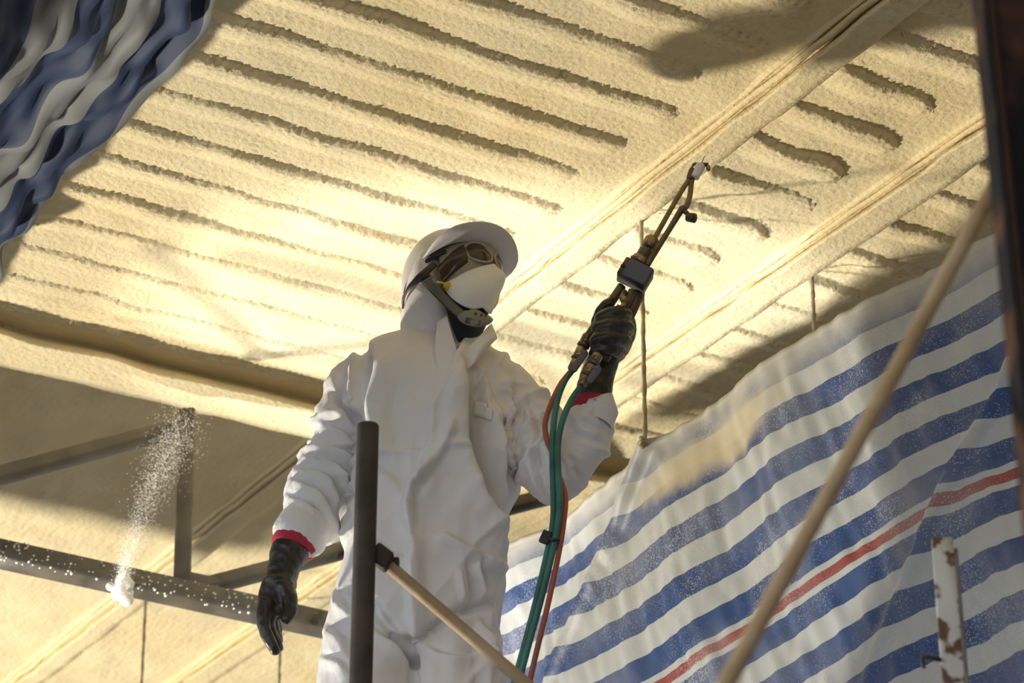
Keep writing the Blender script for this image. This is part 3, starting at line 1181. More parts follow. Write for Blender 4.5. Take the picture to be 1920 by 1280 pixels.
def patch(name, rows, material, lift=0.005, thick=0.002, parent=person):
    """rows of pixel points laid on the cloth"""
    nr, nc = len(rows), len(rows[0])
    Vp = [tuple(on_suit(px, py, lift)) for r in rows for px, py in r]
    o = mesh_np(name, Vp, grid_faces(nr, nc).tolist(), material, parent)
    md = o.modifiers.new('thickness', 'SOLIDIFY')
    md.thickness = thick
    return o


# two paper stickers on the chest
for (x0, y0, x1, y1, sk_) in ((890, 751, 914, 779, 3), (909, 762, 924, 784, 3)):
    patch('chest_sticker', [[(x0 + (x1 - x0) * i / 4 - sk_ * j / 4, y0 + (y1 - y0) * j / 4 + 5 * i / 4) for i in range(5)] for j in range(5)],
          mat('sticker_paper', (0.82, 0.80, 0.76), 0.7), 0.0045, 0.0008)


def px_tube(name, rows, material, parent=None, n=24, seg=12, **k):
    P, ra, rb = px_path(rows, n)
    return tube(name, P, ra, material, parent, rb=rb, seg=seg, **k)


# red inner cuffs and sleeve hems
px_tube('red_cuff', [(566, 994, -0.05, 43), (558, 1010, -0.06, 45), (551, 1024, -0.068, 44), (548, 1032, -0.07, 38)], M['red_knit'], person, 26, 44)
px_tube('red_cuff', [(1112, 785, -0.18, 37), (1110, 765, -0.185, 39), (1108, 754, -0.185, 38), (1108, 750, -0.185, 34)], M['red_knit'], person, 26, 44)
for rows in ([(572, 984, -0.04, 51), (563, 1002, -0.055, 53), (561, 1006, -0.056, 53), (563, 1002, -0.055, 49)],
             [(1107, 795, -0.18, 42), (1114, 772, -0.18, 44), (1115, 768, -0.18, 45), (1114, 772, -0.18, 42)]):
    P, ra, rb = px_path(rows, 14)
    MB().tube(P, ra, rb, 22, cap=False).build('sleeve_hem', M['suit'], person)
for D in legs:
    p = Vector(D[-1])
    b = MB()
    b.tube([(p.x, p.y + 0.05, PLAT + 0.10), (p.x, p.y + 0.045, PLAT + 0.05), (p.x, p.y + 0.04, PLAT + 0.002)], [0.05, 0.055, 0.05], seg=14, up=(0, -1, 0))
    b.tube([(p.x, p.y + 0.07, PLAT + 0.042), (p.x, p.y - 0.06, PLAT + 0.045), (p.x, p.y - 0.15, PLAT + 0.036), (p.x, p.y - 0.19, PLAT + 0.03)], [0.045, 0.048, 0.048, 0.028], [0.04, 0.043, 0.034, 0.026], seg=14, up=(0, 0, 1))
    b.build('boot', M['boot'], person)

# ---- gloves: palm, four fingers and thumb fused into one rubber skin each
def glove(name, shapes, voxel=0.0032, smooth=5):
    mb = MB()
    for rows, n, seg in shapes:
        P, ra, rb = px_path(rows, n)
        mb.tube(P, ra, rb, seg)
    V, F, E = remesh(mb, voxel, smooth)
    N = vnormals(V, F)
    V = V + N * (0.0008 * n3(V, 150, 9) + 0.0004 * n3(V, 420, 10))[:, None]
    return mesh_np(name, V, F, M['glove'], person)


glove('glove', [
    ([(550, 1022, -0.067, 34), (543, 1036, -0.075, 37), (534, 1060, -0.08, 32), (527, 1085, -0.085, 30), (524, 1100, -0.09, 33)], 24, 18),
    ([(524, 1092, -0.09, 32, 0.8), (519, 1118, -0.095, 36, 0.62), (517, 1142, -0.10, 33, 0.55), (514, 1156, -0.10, 24, 0.5)], 20, 16),
    ([(500, 1125, -0.125, 15), (493, 1152, -0.135, 14), (497, 1182, -0.14, 12.5), (510, 1208, -0.135, 11.5), (517, 1222, -0.13, 9), (519, 1227, -0.128, 5)], 22, 12),
    ([(507, 1128, -0.105, 15), (503, 1158, -0.11, 14), (507, 1186, -0.105, 12.5), (519, 1206, -0.095, 11.5), (525, 1216, -0.09, 9), (527, 1220, -0.088, 5)], 22, 12),
    ([(516, 1128, -0.08, 14), (511, 1156, -0.08, 13), (513, 1180, -0.075, 12), (521, 1197, -0.065, 10.5), (526, 1206, -0.06, 6)], 22, 12),
    ([(522, 1126, -0.055, 13), (517, 1150, -0.05, 12), (517, 1168, -0.045, 10.5), (522, 1182, -0.035, 9), (525, 1189, -0.03, 5)], 20, 12),
    ([(535, 1098, -0.11, 17), (544, 1122, -0.125, 15), (545, 1144, -0.135, 13), (538, 1160, -0.14, 12), (533, 1168, -0.14, 8)], 20, 12),
])
GY = -0.235                                   # depth of the gun axis from the body plane
glove('glove', [
    ([(1108, 752, -0.185, 32), (1113, 736, -0.19, 35), (1120, 705, -0.195, 33), (1132, 670, -0.195, 31), (1146, 640, -0.195, 33)], 26, 18),
    ([(1138, 660, -0.195, 32, 0.9), (1152, 635, -0.19, 37, 0.8), (1158, 610, -0.19, 36, 0.75), (1158, 590, -0.195, 28, 0.7)], 20, 16),
    # four fingers curl round the handle: knuckles at right, tips at the left front
    ([(1172, 598, -0.20, 14), (1172, 588, -0.255, 14), (1152, 586, -0.285, 13.5), (1133, 592, -0.275, 13), (1124, 600, -0.255, 11), (1124, 604, -0.24, 7)], 26, 12),
    ([(1176, 622, -0.20, 14.5), (1175, 612, -0.262, 14.5), (1150, 608, -0.292, 14), (1128, 613, -0.282, 13.5), (1119, 620, -0.262, 11.5), (1119, 624, -0.245, 7)], 26, 12),
    ([(1172, 646, -0.20, 14), (1168, 637, -0.258, 14), (1143, 632, -0.288, 13.5), (1122, 635, -0.278, 13), (1113, 642, -0.258, 11), (1113, 646, -0.243, 7)], 26, 12),
    ([(1162, 667, -0.195, 12.5), (1156, 659, -0.245, 12.5), (1136, 654, -0.272, 12), (1120, 656, -0.264, 11), (1112, 662, -0.248, 9), (1112, 665, -0.238, 6)], 24, 12),
    # thumb leaves the side of the palm and closes against the first finger
    ([(1140, 640, -0.19, 15), (1124, 612, -0.205, 14.5), (1126, 588, -0.225, 13), (1140, 570, -0.25, 11.5), (1150, 564, -0.262, 8)], 22, 12),
])

# ---- hood, dark neck cover, collar
def px_loft(name, rows, material, n_out=30, seg=30, parent=person, noise=0.0, nseed=1, ns=45, pw=2.1):
    rr = [px_ring(r[0], r[1], r[2], r[3], seg, pw) for r in rows]
    A_ = catmull(np.array(rr).reshape(len(rr), -1), n_out).reshape(n_out, -1, 3)
    V, F = ring_loft([list(map(tuple, r)) for r in A_])
    if noise:
        c = np.repeat(A_.mean(1), seg, axis=0)
        d = V - c
        d /= np.linalg.norm(d, axis=1)[:, None] + 1e-9
        V = V + d * (noise * n3(V, ns, nseed))[:, None]
    return mesh_np(name, V, F, material, parent)


hood = px_loft('hood', [((752, 662), (885, 668), 0.02, 0.085), ((750, 640), (880, 648), 0.02, 0.085), ((752, 612), (864, 622), 0.015, 0.092), ((755, 585), (853, 592), 0.01, 0.097),
                        ((757, 560), (842, 565), 0.01, 0.10), ((762, 535), (838, 538), 0.01, 0.10), ((772, 508), (840, 512), 0.01, 0.095), ((790, 482), (846, 486), 0.02, 0.08), ((815, 462), (842, 464), 0.03, 0.04)],
               M['suit'], 60, 56, noise=0.0022, nseed=4, ns=70)
px_loft('neck_cover', [((832, 545), (905, 550), -0.035, 0.075), ((833, 565), (914, 572), -0.045, 0.075), ((838, 588), (917, 596), -0.05, 0.072), ((846, 610), (908, 616), -0.05, 0.068),
                       ((852, 632), (892, 638), -0.05, 0.060), ((856, 652), (874, 656), -0.05, 0.045), ((858, 668), (868, 670), -0.04, 0.03)], M['black_knit'], 30, 28, noise=0.0015, nseed=8)


def px_sheet(name, rows, material, parent=person, thick=0.0015, n=16):
    R_ = np.array([[tuple(W(a, b, Y0 + c)) for a, b, c in r] for r in rows])
    R2 = np.array([catmull(r, n) for r in R_])
    R3 = np.array([catmull(R2[:, j], n) for j in range(n)])
    V = R3.reshape(-1, 3)
    o = mesh_np(name, V, grid_faces(n, n).tolist(), material, parent)
    md = o.modifiers.new('thickness', 'SOLIDIFY')
    md.thickness = thick
    return o


px_sheet('collar', [[(861, 664, -0.135), (878, 650, -0.15), (897, 632, -0.155), (915, 612, -0.13), (922, 606, -0.09)],
                    [(862, 680, -0.145), (880, 668, -0.165), (900, 652, -0.172), (921, 634, -0.15), (931, 628, -0.11)],
                    [(860, 705, -0.152), (872, 695, -0.17), (888, 682, -0.175), (908, 660, -0.155), (932, 634, -0.125)]], M['suit'])
px_sheet('collar', [[(838, 590, -0.115), (842, 606, -0.125), (850, 634, -0.13), (857, 655, -0.135), (861, 682, -0.15)],
                    [(832, 594, -0.112), (834, 612, -0.124), (838, 640, -0.13), (844, 664, -0.14), (852, 700, -0.155)],
                    [(820, 600, -0.098), (818, 620, -0.11), (815, 648, -0.125), (816, 674, -0.14), (826, 708, -0.155)]], M['suit'])
zp = MB()
zp.ball(W(860, 652, Y0 - 0.145), (0.006, 0.004, 0.008), 7)
zp.tube([W(860, 655, Y0 - 0.147), W(859, 668, Y0 - 0.152)], 0.0022, seg=6)
zp.build('zip_pull', M['grey_plastic'], person)


# ---- head and what it wears
class Head:
    def __init__(self, px, py, yaw, pitch, yo=0.0):
        self.c = W(px, py, Y0 + yo)
        y, p = math.radians(yaw), math.radians(pitch)
        f0 = Vector((math.sin(y), -math.cos(y), 0))
        self.f = f0 * math.cos(p) + Vector((0, 0, math.sin(p)))
        self.u = Vector((0, 0, math.cos(p))) - f0 * math.sin(p)
        self.s = self.f.cross(self.u)

    def __call__(self, f, s, u):
        return self.c + self.f * f + self.s * s + self.u * u


H = Head(848, 524, 50, 12)
K = Head(841, 518, 50, 22)

# head: egg with jaw, brow, nose and ears
Vh = []
nl, ns_ = 22, 28
for i in range(nl):
    t = math.pi * i / (nl - 1)
    u = 0.105 * math.cos(t) - 0.02
    r = math.sin(t) ** 0.8
    jaw = 1 - 0.28 * max(0.0, -u - 0.03) / 0.095
    for j in range(ns_):
        a = 2 * math.pi * j / ns_
        f = 0.088 * r * math.cos(a) * (1 - 0.1 * (1 - jaw)) - 0.005
        s = 0.070 * r * math.sin(a) * jaw
        if math.cos(a) > 0:
            nose = 0.024 * math.exp(-((u + 0.045) / 0.022) ** 2) * math.exp(-(a if a < math.pi else a - 2 * math.pi) ** 2 / 0.03)
            eye = 0.008 * math.exp(-((u + 0.02) / 0.014) ** 2) * math.exp(-((abs(s) - 0.032) / 0.016) ** 2)
            f += nose - eye
        s += math.copysign(0.014, s) * math.exp(-((u + 0.035) / 0.025) ** 2) * math.exp(-((f + 0.005) / 0.012) ** 2)
        Vh.append(tuple(H(f, s, u)))
mesh_np('head', Vh, grid_faces(nl, ns_, True).tolist(), M['skin'], person)
for s_ in (1, -1):
    eb = MB()
    eb.ball(H(0.068, 0.032 * s_, -0.02), 0.012, 8)
    eb.build('eye', M['foam_white'], person)

# helmet: dome with rolled rim and a broad front peak
no_, nr_ = 64, 22


def dome(k_, inset=0.0):
    """k_: 0 rim .. 1 crown"""
    out = []
    for j in range(no_):
        a = 2 * math.pi * j / no_
        ca, sa = math.cos(a), math.sin(a)
        q = math.cos(k_ * math.pi / 2) ** 0.86
        L = (0.116 if ca > 0 else 0.126) - inset
        Wd = 0.100 - inset
        u = (0.114 - inset) * math.sin(k_ * math.pi / 2) - 0.012 * max(0, -ca) * (1 - k_)
        ridge = 0.004 * math.exp(-(sa / 0.13) ** 2) * math.sin(k_ * math.pi)
        out.append((L * q * ca, Wd * q * sa, u + ridge))
    return out


rows = []
# inside from crown to rim, rim roll, outside from rim to crown; the peak grows out of the rim
for i in range(nr_):
    rows.append([tuple(K(*p)) for p in dome(1 - 0.999 * i / (nr_ - 1), 0.006)])


def brim(t, drop):
    out = []
    for j in range(no_):
        a = 2 * math.pi * j / no_
        ca, sa = math.cos(a), math.sin(a)
        L = 0.116 if ca > 0 else 0.126
        w = sstep(0.05, 0.75, ca)
        ext = float(0.004 + 0.062 * w) * t
        u = -0.012 * max(0, -ca) + 0.010 * t * float(w) - 0.024 * t * float(w) * sa * sa + drop
        r = 1 + ext / math.hypot(L * ca, 0.100 * sa)
        out.append(tuple(K(L * ca * r, 0.100 * sa * r, u)))
    return out


shell_in = rows
out_rows = [brim(0.1, -0.0025), brim(0.5, -0.003), brim(0.97, -0.0035), brim(1.0, -0.001), brim(0.97, 0.002), brim(0.5, 0.003), brim(0.1, 0.004)]
for i in range(nr_):
    out_rows.append([tuple(K(*p)) for p in dome(0.02 + 0.979 * i / (nr_ - 1))])
helmet_rows = out_rows
helmet = mesh_np('helmet', [p for r in helmet_rows for p in r], grid_faces(len(helmet_rows), no_, True).tolist(), M['helmet'], person)
mesh_np('helmet_liner', [p for r in rows for p in r], grid_faces(len(rows), no_, True).tolist(), M['helmet_in'], helmet)
# harness clip and sweatband seen under the near rim
hb = MB()
band = [K(0.112 * math.cos(a) - 0.004, 0.093 * math.sin(a), 0.006) for a in np.linspace(-2.2, 2.2, 40)]
hb.tube([tuple(p) for p in band], 0.003, 0.013, 10, up=tuple(K.u), cap=True)
hb.build('sweat_band', M['helmet_in'], helmet)
hc_ = MB()
clip = [K(0.108 * math.cos(a), 0.100 * math.sin(a), -0.012) for a in np.linspace(0.95, 2.6, 26)]
hc_.tube([tuple(p) for p in clip], 0.003, 0.006, 8, up=tuple(K.u))
hc_.build('harness_band', M['black_plastic'], helmet)

# goggles
def gog(al, u, r=0.0):
    return H(0.018 + (0.098 + r) * math.cos(al), (0.082 + r) * math.sin(al), u)


ga = np.linspace(-1.35, 1.38, 44)
gu = np.linspace(0, 1, 14)
Vg = []
for a in ga:
    top_ = 0.046 - 0.012 * (a / 1.4) ** 2
    low = -0.058 + 0.030 * math.exp(-(a / 0.22) ** 2) - 0.022 * float(sstep(0.5, 1.3, abs(a)))
    for t in gu:
        Vg.append(tuple(gog(a, top_ + (low - top_) * t, 0.012 * math.sin(math.pi * t))))
gg = mesh_np('goggles', Vg, grid_faces(len(ga), len(gu)).tolist(), M['goggle_body'], person)
gg.modifiers.new('t', 'SOLIDIFY').thickness = 0.002


def lens(ac, uc, aw, uh, skew, name, material, r0):
    mb = MB()
    n = 26
    ring = []
    for k in range(4):
        q = (k + 0.001) / 3
        for j in range(n):
            t = 2 * math.pi * j / n
            ring.append(tuple(gog(ac + aw * q * math.cos(t), uc + uh * q * math.sin(t) + skew * q * math.cos(t), r0 + 0.006 * (1 - q * q))))
    mb.add(ring, grid_faces(4, n, True).tolist())
    o = mb.build(name, material, gg)
    rim = MB()
    P = [gog(ac + aw * math.cos(t), uc + uh * math.sin(t) + skew * math.cos(t), r0 + 0.001) for t in np.linspace(0, 2 * math.pi, n + 1)]
    rim.tube([tuple(p) for p in P], 0.0032, seg=7, up=tuple(H.f), cap=False)
    rim.build('lens_rim', M['goggle_rim'], gg)
    return o


M['goggle_rim'] = mat('goggle_rim', (0.40, 0.35, 0.28), 0.4)
lens(0.42, -0.008, 0.36, 0.028, 0.004, 'lens', M['goggle_lens'], 0.012)
lens(-0.42, -0.008, 0.36, 0.028, -0.004, 'lens', M['goggle_lens'], 0.012)
# dark curved side shield
Vs_ = []
sa_ = np.linspace(0.74, 1.42, 16)
for a in sa_:
    k = (a - 0.74) / 0.68
    hi_, lo_ = 0.016 - 0.036 * k ** 1.5, -0.036 - 0.040 * k
    for t in np.linspace(0, 1, 9):
        Vs_.append(tuple(gog(a, hi_ + (lo_ - hi_) * t, 0.009 + 0.009 * math.sin(math.pi * t))))
mesh_np('side_shield', Vs_, grid_faces(16, 9).tolist(), M['goggle_lens'], gg).modifiers.new('t', 'SOLIDIFY').thickness = 0.0015

# folded paper respirator: two panels meeting in a middle ridge
def grid_sheet(rows, nu, nv):
    G1 = np.array([catmull(np.array([tuple(W(a, b, Y0 + c)) for a, b, c in r]), nu) for r in rows])
    return np.array([catmull(G1[:, j], nv) for j in range(nu)])


near_rows = [[(836, 530, -0.104), (850, 522, -0.117), (878, 507, -0.120), (905, 498, -0.108), (926, 494, -0.092)],
             [(835, 534, -0.106), (847, 534, -0.130), (875, 526, -0.142), (904, 521, -0.134), (927, 517, -0.112)],
             [(835, 540, -0.106), (847, 549, -0.133), (872, 550, -0.148), (898, 549, -0.140), (922, 547, -0.120)],
             [(836, 546, -0.105), (846, 558, -0.130), (864, 571, -0.141), (885, 579, -0.132), (906, 577, -0.118)]]
far_rows = [[(926, 494, -0.092), (932, 497, -0.060), (936, 502, -0.02), (930, 505, 0.03)],
            [(927, 517, -0.112), (943, 514, -0.075), (948, 520, -0.03), (940, 524, 0.03)],
            [(922, 547, -0.120), (935, 545, -0.080), (938, 550, -0.04), (928, 552, 0.02)],
            [(906, 577, -0.118), (918, 588, -0.095), (922, 586, -0.06), (912, 582, 0.0)]]
nb_ = 20
Rm = np.concatenate([grid_sheet(near_rows, 26, nb_), grid_sheet(far_rows, 16, nb_)[1:]])
rsp = mesh_np('respirator', Rm.reshape(-1, 3), grid_faces(len(Rm), nb_).tolist(), M['mask'], person)
rsp.modifiers.new('t', 'SOLIDIFY').thickness = 0.002
yb = MB()
V, F = tube_arrays([tuple(W(839, 536, Y0 - 0.118)), tuple(W(838.5, 536.5, Y0 - 0.128))], [0.011, 0.0095], seg=6, up=(0, 0, 1))
yb.add(V, F)
yb.tube([W(820, 528, Y0 - 0.112), W(830, 530, Y0 - 0.120), W(838, 535, Y0 - 0.122)], 0.0026, seg=6)
yb.build('strap_anchor', M['yellow'], rsp)

# chin strap: flat ribbed webbing, buckle, chin cup
cs = [(793, 520, -0.108), (808, 536, -0.118), (830, 558, -0.128), (850, 577, -0.134), (868, 592, -0.136)]
D = catmull([[*W(a, b, Y0 + c)] for a, b, c in cs], 46)
strap = tube('chin_strap', D, 0.0125, M['black_plastic'], person, rb=0.0022, seg=12, power=4, up=(0, -1, 0.15))
T, A_s, B_s = frames(D)
rb_ = MB()
for i in range(2, 45):
    p = D[i]
    rb_.box(p + B_s[i] * 0.002, A_s[i] * 0.0108, T[i] * 0.0012, B_s[i] * 0.0016, 0.3)
rb_.build('webbing_ribs', M['strap_rib'], strap)
bk = MB()
c = Vector(D[2])
A0, T0, B0 = Vector(A_s[2]), Vector(T[2]), Vector(B_s[2])
for q in (-1, 0, 1):
    bk.box(c + T0 * 0.011 * q + B0 * 0.004, A0 * 0.0155, T0 * 0.0024, B0 * 0.0025, 0.3)
for q in (-1, 1):
    bk.box(c + A0 * 0.0145 * q + B0 * 0.004, A0 * 0.0022, T0 * 0.0125, B0 * 0.0025, 0.3)
bk.build('buckle', M['grey_plastic'], strap)
cup_rows = [(866, 589, -0.140, 11, 0.35), (876, 593, -0.150, 17, 0.32), (894, 597, -0.153, 18.5, 0.32), (909, 598, -0.148, 14, 0.35), (919, 596, -0.136, 8, 0.4)]
cup = px_tube('chin_cup', cup_rows, M['grey_plastic'], person, 22, 16, up=(0, -1, 0.15), power=3.0)
rb2 = MB()
for i in range(10):
    x = 874 + i * 2.9
    rb2.tube([W(x + 1.5, 594.5 + i * 0.75, Y0 - 0.1605), W(x - 1.8, 605 + i * 0.55, Y0 - 0.1595)], 0.0012, seg=5)
rb2.build('webbing_ribs', M['black_plastic'], cup)
for x, y in ((892, 588), (903, 590), (911, 591)):
    h_ = MB()
    h_.ball(W(x, y, Y0 - 0.1595), (0.0026, 0.0015, 0.0042), 6)
    h_.build('vent_hole', M['black_plastic'], cup)
px_tube('harness_strap', [(755, 578, -0.03, 2, 0.6), (757, 558, -0.06, 3.5, 0.6), (766, 540, -0.095, 6, 0.4), (782, 524, -0.118, 8, 0.3), (798, 510, -0.122, 8, 0.3), (815, 494, -0.118, 7, 0.3)], M['black_plastic'], person, 26, 10)

# ================================================================== SPRAY GUN
g0 = W(1190, 515, Y0 + GY)
gun = empty('spray_gun', g0, 'dirty two-component spray gun with long lance and blue-grey block, held up in gloved hand', 'spray gun')


def G(px, py, dy=0.0):
    return W(px, py, Y0 + GY + dy)


def gun_tube(name, rows, material, n=20, seg=14, parent=gun):
    return px_tube(name, [(r[0], r[1], GY + r[2], r[3]) for r in rows], material, parent, n, seg)


ax_g = (G(1262, 397) - G(1190, 515)).normalized()          # along the lance
sd_g = ax_g.cross(Vector((0, 1, 0))).normalized() * -1      # to the photo's lower right
if sd_g.x < 0:
    sd_g = -sd_g
bk_g = sd_g.cross(ax_g).normalized()
blk = MB()
blk.box(G(1191, 516), ax_g * 0.0245, sd_g * 0.036, bk_g * 0.022, 0.10)
blk.build('mixing_block', M['gun_metal'], gun)
pt = MB()
sgn = -1 if bk_g.y > 0 else 1
pt.box(G(1195, 518) + bk_g * 0.0215 * sgn, ax_g * 0.0235, sd_g * 0.029, bk_g * 0.004, 0.12)
pt.build('face_plate', M['gun_blue'], gun)
hol = MB()
hol.tube([tuple(G(1167, 507) + bk_g * 0.020 * sgn), tuple(G(1167, 507) + bk_g * 0.0245 * sgn)], 0.0048, seg=12, up=tuple(ax_g))
hol.build('port', M['black_plastic'], gun)


def nut(name, a, b, r, material, seg=6):
    pa, pb = G(*a), G(*b)
    P = [pa, pa.lerp(pb, 0.12), pa.lerp(pb, 0.88), pb]
    return tube(name, [tuple(p) for p in P], [r * 0.86, r, r, r * 0.86], material, gun, seg=seg, up=(0.3, -1, 0.2))


nut('collar_ring', (1196, 494), (1203, 483), 0.020, M['brass'], 14)
nut('dark_nut', (1203, 484), (1213, 467), 0.0165, M['gun_metal'])
nut('brass_nut', (1214, 465), (1225, 446), 0.0175, M['brass'])
scw = MB()
scw.tube([G(1196, 489, -0.01), G(1186, 481, -0.02)], 0.003, seg=8)
scw.ball(G(1186, 482, -0.02), 0.005, 6)
scw.build('thumb_screw', M['brass'], gun)
MB().tube([G(1212, 503, -0.02), G(1220, 508, -0.02)], 0.0045, seg=8).build('grease_nipple', M['brass'], gun)
gun_tube('material_tube', [(1224, 452, 0, 5.2), (1240, 424, 0, 5), (1262, 385, 0, 4.8), (1283, 350, 0, 4.8), (1297, 330, 0, 5.5)], M['lance_tan'], 20, 12)
gun_tube('air_tube', [(1213, 498, -0.012, 6), (1230, 470, -0.012, 5.8), (1255, 430, -0.012, 5.6), (1276, 396, -0.012, 6.4), (1281, 392, -0.012, 6.5)], M['gun_metal'], 20, 12)
gun_tube('return_tube', [(1282, 394, -0.006, 5), (1289, 383, -0.004, 5.2), (1294, 364, 0, 5), (1296, 345, 0, 5), (1299, 328, 0, 5.5)], M['lance_tan'], 20, 12)
vk = MB()
vk.tube([G(1276, 394, -0.012), G(1284, 391, -0.012)], 0.0095, seg=10, up=(0, -1, 0))
vk.tube([G(1282, 394, -0.014), G(1290, 402, -0.02)], 0.006, seg=8)
vk.tube([G(1289, 407, -0.022), G(1303, 409, -0.03)], [0.011, 0.0115], seg=12, up=(0, 0, 1))
vk.build('air_valve', M['gun_metal'], gun)
nut('nozzle_holder', (1294, 338), (1300, 318), 0.0105, M['gun_metal'], 8)
gun_tube('nozzle', [(1303, 333, -0.008, 8.0), (1308, 322, -0.008, 8.5), (1312, 314, -0.008, 9.5), (1313, 309, -0.008, 8.5)], M['nozzle_white'], 12, 14)
tip = MB()
tip.tube([G(1301, 307, -0.006), G(1314, 308, -0.008), G(1328, 309, -0.01)], [0.0035, 0.0045, 0.0055], seg=8)
tip.ball(G(1328, 315, -0.012), (0.0055, 0.005, 0.0085), 7)
tip.tube([G(1301, 307, -0.006), G(1296, 316, -0.004), G(1294, 326, 0)], 0.0032, seg=7)
tip.tube([G(1315, 307, -0.008), G(1321, 293, -0.01)], 0.0011, 0.0011, seg=5)
tip.build('spray_tip', M['brass'], gun)
# body below the block
gun_tube('side_tube', [(1166, 536, 0, 8.5), (1140, 575, 0, 8.8), (1116, 612, 0, 9), (1104, 630, 0, 9)], M['gun_metal'], 16, 14)
gun_tube('handle', [(1196, 550, 0.015, 13), (1178, 588, 0.012, 14), (1150, 640, 0.0, 14), (1130, 672, -0.01, 13)], M['gun_metal'], 18, 16)
gun_tube('inner_tube', [(1186, 545, -0.015, 8), (1174, 570, -0.015, 8), (1160, 594, -0.015, 8), (1148, 610, -0.015, 7)], M['gun_metal'], 12, 12)
tg = MB()
tg.tube([G(1172, 546, -0.02), G(1166, 558, -0.028), G(1170, 570, -0.026), G(1160, 580, -0.026)], [0.006, 0.0075, 0.006, 0.005], seg=9)
tg.ball(G(1170, 560, -0.032), 0.0085, 7)
tg.tube([G(1160, 572, -0.03), G(1150, 588, -0.03)], [0.004, 0.006], seg=8)
tg.build('trigger', M['brass'], gun)


def valve(a, b, lever_a, lever_b, dy):
    ax, ay = a
    bx, by = b
    mid = lambda k: (ax + (bx - ax) * k, ay + (by - ay) * k, dy)
    for k0, k1, r, mt in ((0.0, 0.22, 0.0125, 'brass'), (0.24, 0.34, 0.0145, 'gun_metal'), (0.36, 0.62, 0.0125, 'brass'), (0.64, 0.70, 0.0145, 'gun_metal'), (0.70, 1.0, 0.0115, 'brass')):
        nut('hose_fitting', mid(k0), mid(k1), r, M[mt], 8)
    la, lb = G(*lever_a, dy - 0.022), G(*lever_b, dy - 0.024)
    st = G((ax + bx) / 2 + 6, (ay + by) / 2 - 4, dy - 0.012)
    P = [st, la.lerp(st, 0.35) - Vector((0, 0.004, 0)), la, la.lerp(lb, 0.5), lb]
    tube('valve_lever', [tuple(x) for x in catmull([tuple(p) for p in P], 16)], [0.005] * 5 + [0.0085] * 10 + [0.006], M['lever'], gun, rb=[0.004] * 16, seg=12, up=(0, -1, 0.15), power=3)


valve((1103, 628), (1072, 694), (1095, 664), (1073, 696), 0.0)
valve((1122, 664), (1090, 722), (1121, 692), (1104, 716), -0.045)

# ---- hoses
def hose(rows, r, material, label):
    P = catmull([[*W(a, b, Y0 + c)] for a, b, c in rows], 70)
    o = tube('hose', P, r, material, None, seg=12)
    tag(o, label, 'hose', 'hoses of the spray gun')
    return o


hose([(1070, 696, GY), (1050, 722, GY), (1032, 760, GY + 0.01), (1022, 795, GY + 0.0), (1026, 826, GY - 0.02), (1036, 850, GY - 0.01), (1046, 885, GY - 0.03), (1060, 930, GY - 0.055), (1056, 985, GY - 0.06), (1047, 1040, GY - 0.06), (1028, 1130, GY - 0.05), (1004, 1230, GY - 0.04), (975, 1360, GY)],
     0.0062, M['hose_red'], 'red hose bending down from the spray gun in front of the sleeve')
hg = hose([(1074, 693, GY), (1058, 716, GY), (1044, 755, GY - 0.01), (1037, 810, GY - 0.03), (1036, 870, GY - 0.045), (1038, 940, GY - 0.05), (1036, 985, GY - 0.05), (1024, 1045, GY - 0.05), (1004, 1130, GY - 0.04), (983, 1210, GY - 0.03), (955, 1310, GY - 0.02)],
          0.0070, M['hose_green'], 'dark green hose at the left of the bundle, from the upper gun valve')
hose([(1089, 724, GY - 0.045), (1070, 752, GY - 0.05), (1054, 790, GY - 0.05), (1046, 835, GY - 0.045), (1047, 890, GY - 0.062), (1050, 945, GY - 0.07), (1043, 1000, GY - 0.068), (1030, 1060, GY - 0.06), (1010, 1140, GY - 0.05), (988, 1220, GY - 0.04), (962, 1320, GY - 0.02)],
     0.0072, M['hose_green'], 'teal green hose leaving the lower gun valve in front of the red cuff')
ct = MB()
ct.tube([W(1024, 1012, Y0 + GY - 0.03), W(1036, 1011, Y0 + GY - 0.085), W(1050, 1013, Y0 + GY - 0.085)], 0.003, 0.005, 8)
ct.box(W(1023, 1007, Y0 + GY - 0.06), Vector((0.006, 0, 0.014)), Vector((0.010, 0, -0.004)), Vector((0, 0.003, 0)), 0.2)
ct.build('cable_tie', M['black_plastic'], hg)

# ================================================================== SCAFFOLD AND POLES
pl0 = person.location
for i in range(3):
    t = MB()
    t.box((pl0.x - 0.20, pl0.y - 0.26 + 0.26 * i, PLAT - 0.0235), Vector((0.60, 0, 0)), Vector((0, 0.122, 0)), Vector((0, 0, 0.02)), 0.05)
    o = t.build('scaffold_plank', M['wood'], None, False)
    tag(o, ['wooden scaffold plank under the worker, nearest the camera', 'middle wooden scaffold plank under the worker', 'wooden scaffold plank under the worker, farthest from the camera'][i], 'plank', 'scaffold planks under the worker')
for i, yy in enumerate((-0.30, 0.28)):
    pb = tube('scaffold_ledger', [(pl0.x - 1.1, pl0.y + yy, PLAT - 0.069), (pl0.x + 0.42, pl0.y + yy, PLAT - 0.069)], 0.024, M['post'], None, seg=12, up=(0, 0, 1))
    tag(pb, ['near horizontal scaffold tube under the planks', 'far horizontal scaffold tube under the planks'][i], 'tube', 'scaffold ledgers')
YP = 4.62
p_top, p_bot = W(690, 797, YP), W(681, 1285, YP)
sp0 = empty('scaffold_post', (p_top.x, p_top.y, 0), 'dark upright scaffold tube in front of the worker at left', 'post')
tube('post_tube', [(p_top.x, p_top.y, p_top.z), (p_top.x, p_top.y, p_top.z - 0.004), (p_top.x, p_top.y, p_top.z - 0.6), (p_top.x, p_top.y, 0.0)], [0.0212, 0.0222, 0.0222, 0.0222], M['post'], sp0, seg=24, up=(0, -1, 0))
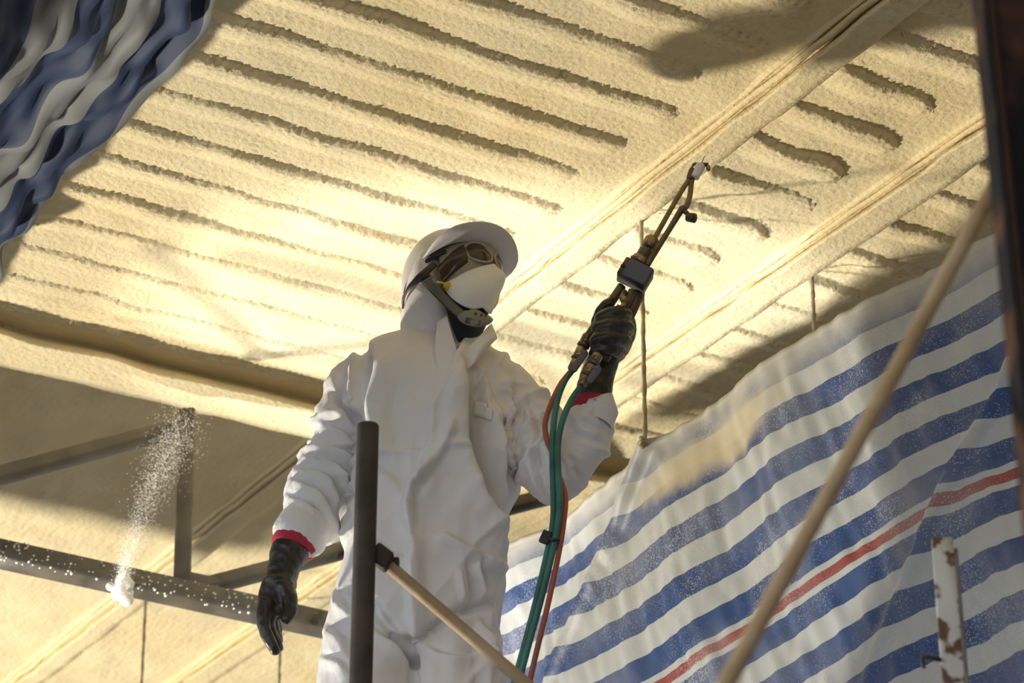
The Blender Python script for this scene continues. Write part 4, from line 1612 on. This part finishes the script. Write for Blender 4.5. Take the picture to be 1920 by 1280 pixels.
tube('tube_bore', [(p_top.x, p_top.y, p_top.z - 0.02), (p_top.x, p_top.y, p_top.z + 0.0008)], 0.0175, M['black_plastic'], sp0, seg=20, up=(0, -1, 0))
b0, b1 = W(708, 1042, YP + 0.03), W(1000, 1294, YP + 0.10)
b1 = b0 + (b1 - b0) * 1.25
br = empty('scaffold_brace', b0, 'thin tan brace tube sloping down right from the dark scaffold post', 'brace')
tube('brace_tube', [tuple(b0.lerp(b1, i / 12)) for i in range(13)], 0.0128, M['tan_pole'], br, seg=16)
cl = MB()
cl.box(W(716, 1045, YP + 0.02), Vector((0.016, 0, -0.013)), Vector((0.010, 0, 0.015)), Vector((0, 0.018, 0)), 0.2)
cl.box(W(742, 1056, YP + 0.04), Vector((0.007, 0, 0)), Vector((0, 0, 0.010)), Vector((0, 0.012, 0)), 0.2)
cl.build('clamp', M['post'], br)
# long leaning tube, close and out of focus
YL = 2.75
q0, q1 = W(1882, 318, YL + 0.25), W(1356, 1292, YL)
q1 = q0 + (q1 - q0) * 1.2
tb = tube('leaning_tube', [tuple(q0.lerp(q1, i / 20)) for i in range(-3, 21)], 0.0108, M['tan_pole'], None, seg=16)
tag(tb, 'long blurred tan tube leaning across the right tarp', 'tube')
# dark column at the right edge
YC = 2.6
ce = W(1874, 300, YC)
cn = empty('column', (ce.x + 0.05, YC, 0), 'very blurred dark rusty column at the right edge', 'column')
cm = MB()
cm.box((ce.x + 0.070, YC + 0.02, 3.6), Vector((0.070, 0, 0)), Vector((0, 0.05, 0)), Vector((0, 0, 3.6)), 0.02)
cm.build('column_shaft', M['column'], cn)
fl_ = MB()
fl_.box((ce.x + 0.0035, YC - 0.02, 3.6), Vector((0.0035, 0, 0)), Vector((0, 0.012, 0)), Vector((0, 0, 3.6)), 0.02)
fl_.build('column_flange', mat('column_rust', (0.05, 0.027, 0.02), 0.9, spec=0.1, var=(0.03, 0.02, 0.02), vscale=12), cn)
# white chipped angle post before the tarp
YA = 4.05
a_top = W(1766, 1008, YA)
ap = empty('angle_post', (a_top.x, a_top.y, 0), 'short white post with chipped rusty paint standing before the right tarp', 'post')
am = MB()
zc = a_top.z / 2
am.box((a_top.x, a_top.y, zc), Vector((0.0185, 0, 0)), Vector((0, 0.003, 0)), Vector((0, 0, zc)), 0.05)
am.build('front_leaf', M['white_paint'], ap)
am = MB()
am.box((a_top.x + 0.0215, a_top.y + 0.016, zc - 0.01), Vector((0.0035, 0, 0)), Vector((0, 0.020, 0)), Vector((0, 0, zc - 0.01)), 0.05)
am.build('side_leaf', mat('shaded_leaf', (0.12, 0.10, 0.10), 0.8, var=(0.25, 0.24, 0.25), vscale=12), ap)  # side leaf coloured darker to carry the shade on that side
hk = MB()
hk.tube([W(1764, 1237, YA - 0.006), W(1745, 1233, YA - 0.012), W(1727, 1230, YA - 0.012)], 0.0036, 0.005, 8)
hk.tube([W(1730, 1228, YA - 0.012), W(1729, 1240, YA - 0.012), W(1733, 1252, YA - 0.012)], 0.0036, 0.004, 8)
hk.build('latch_hook', M['post'], ap)
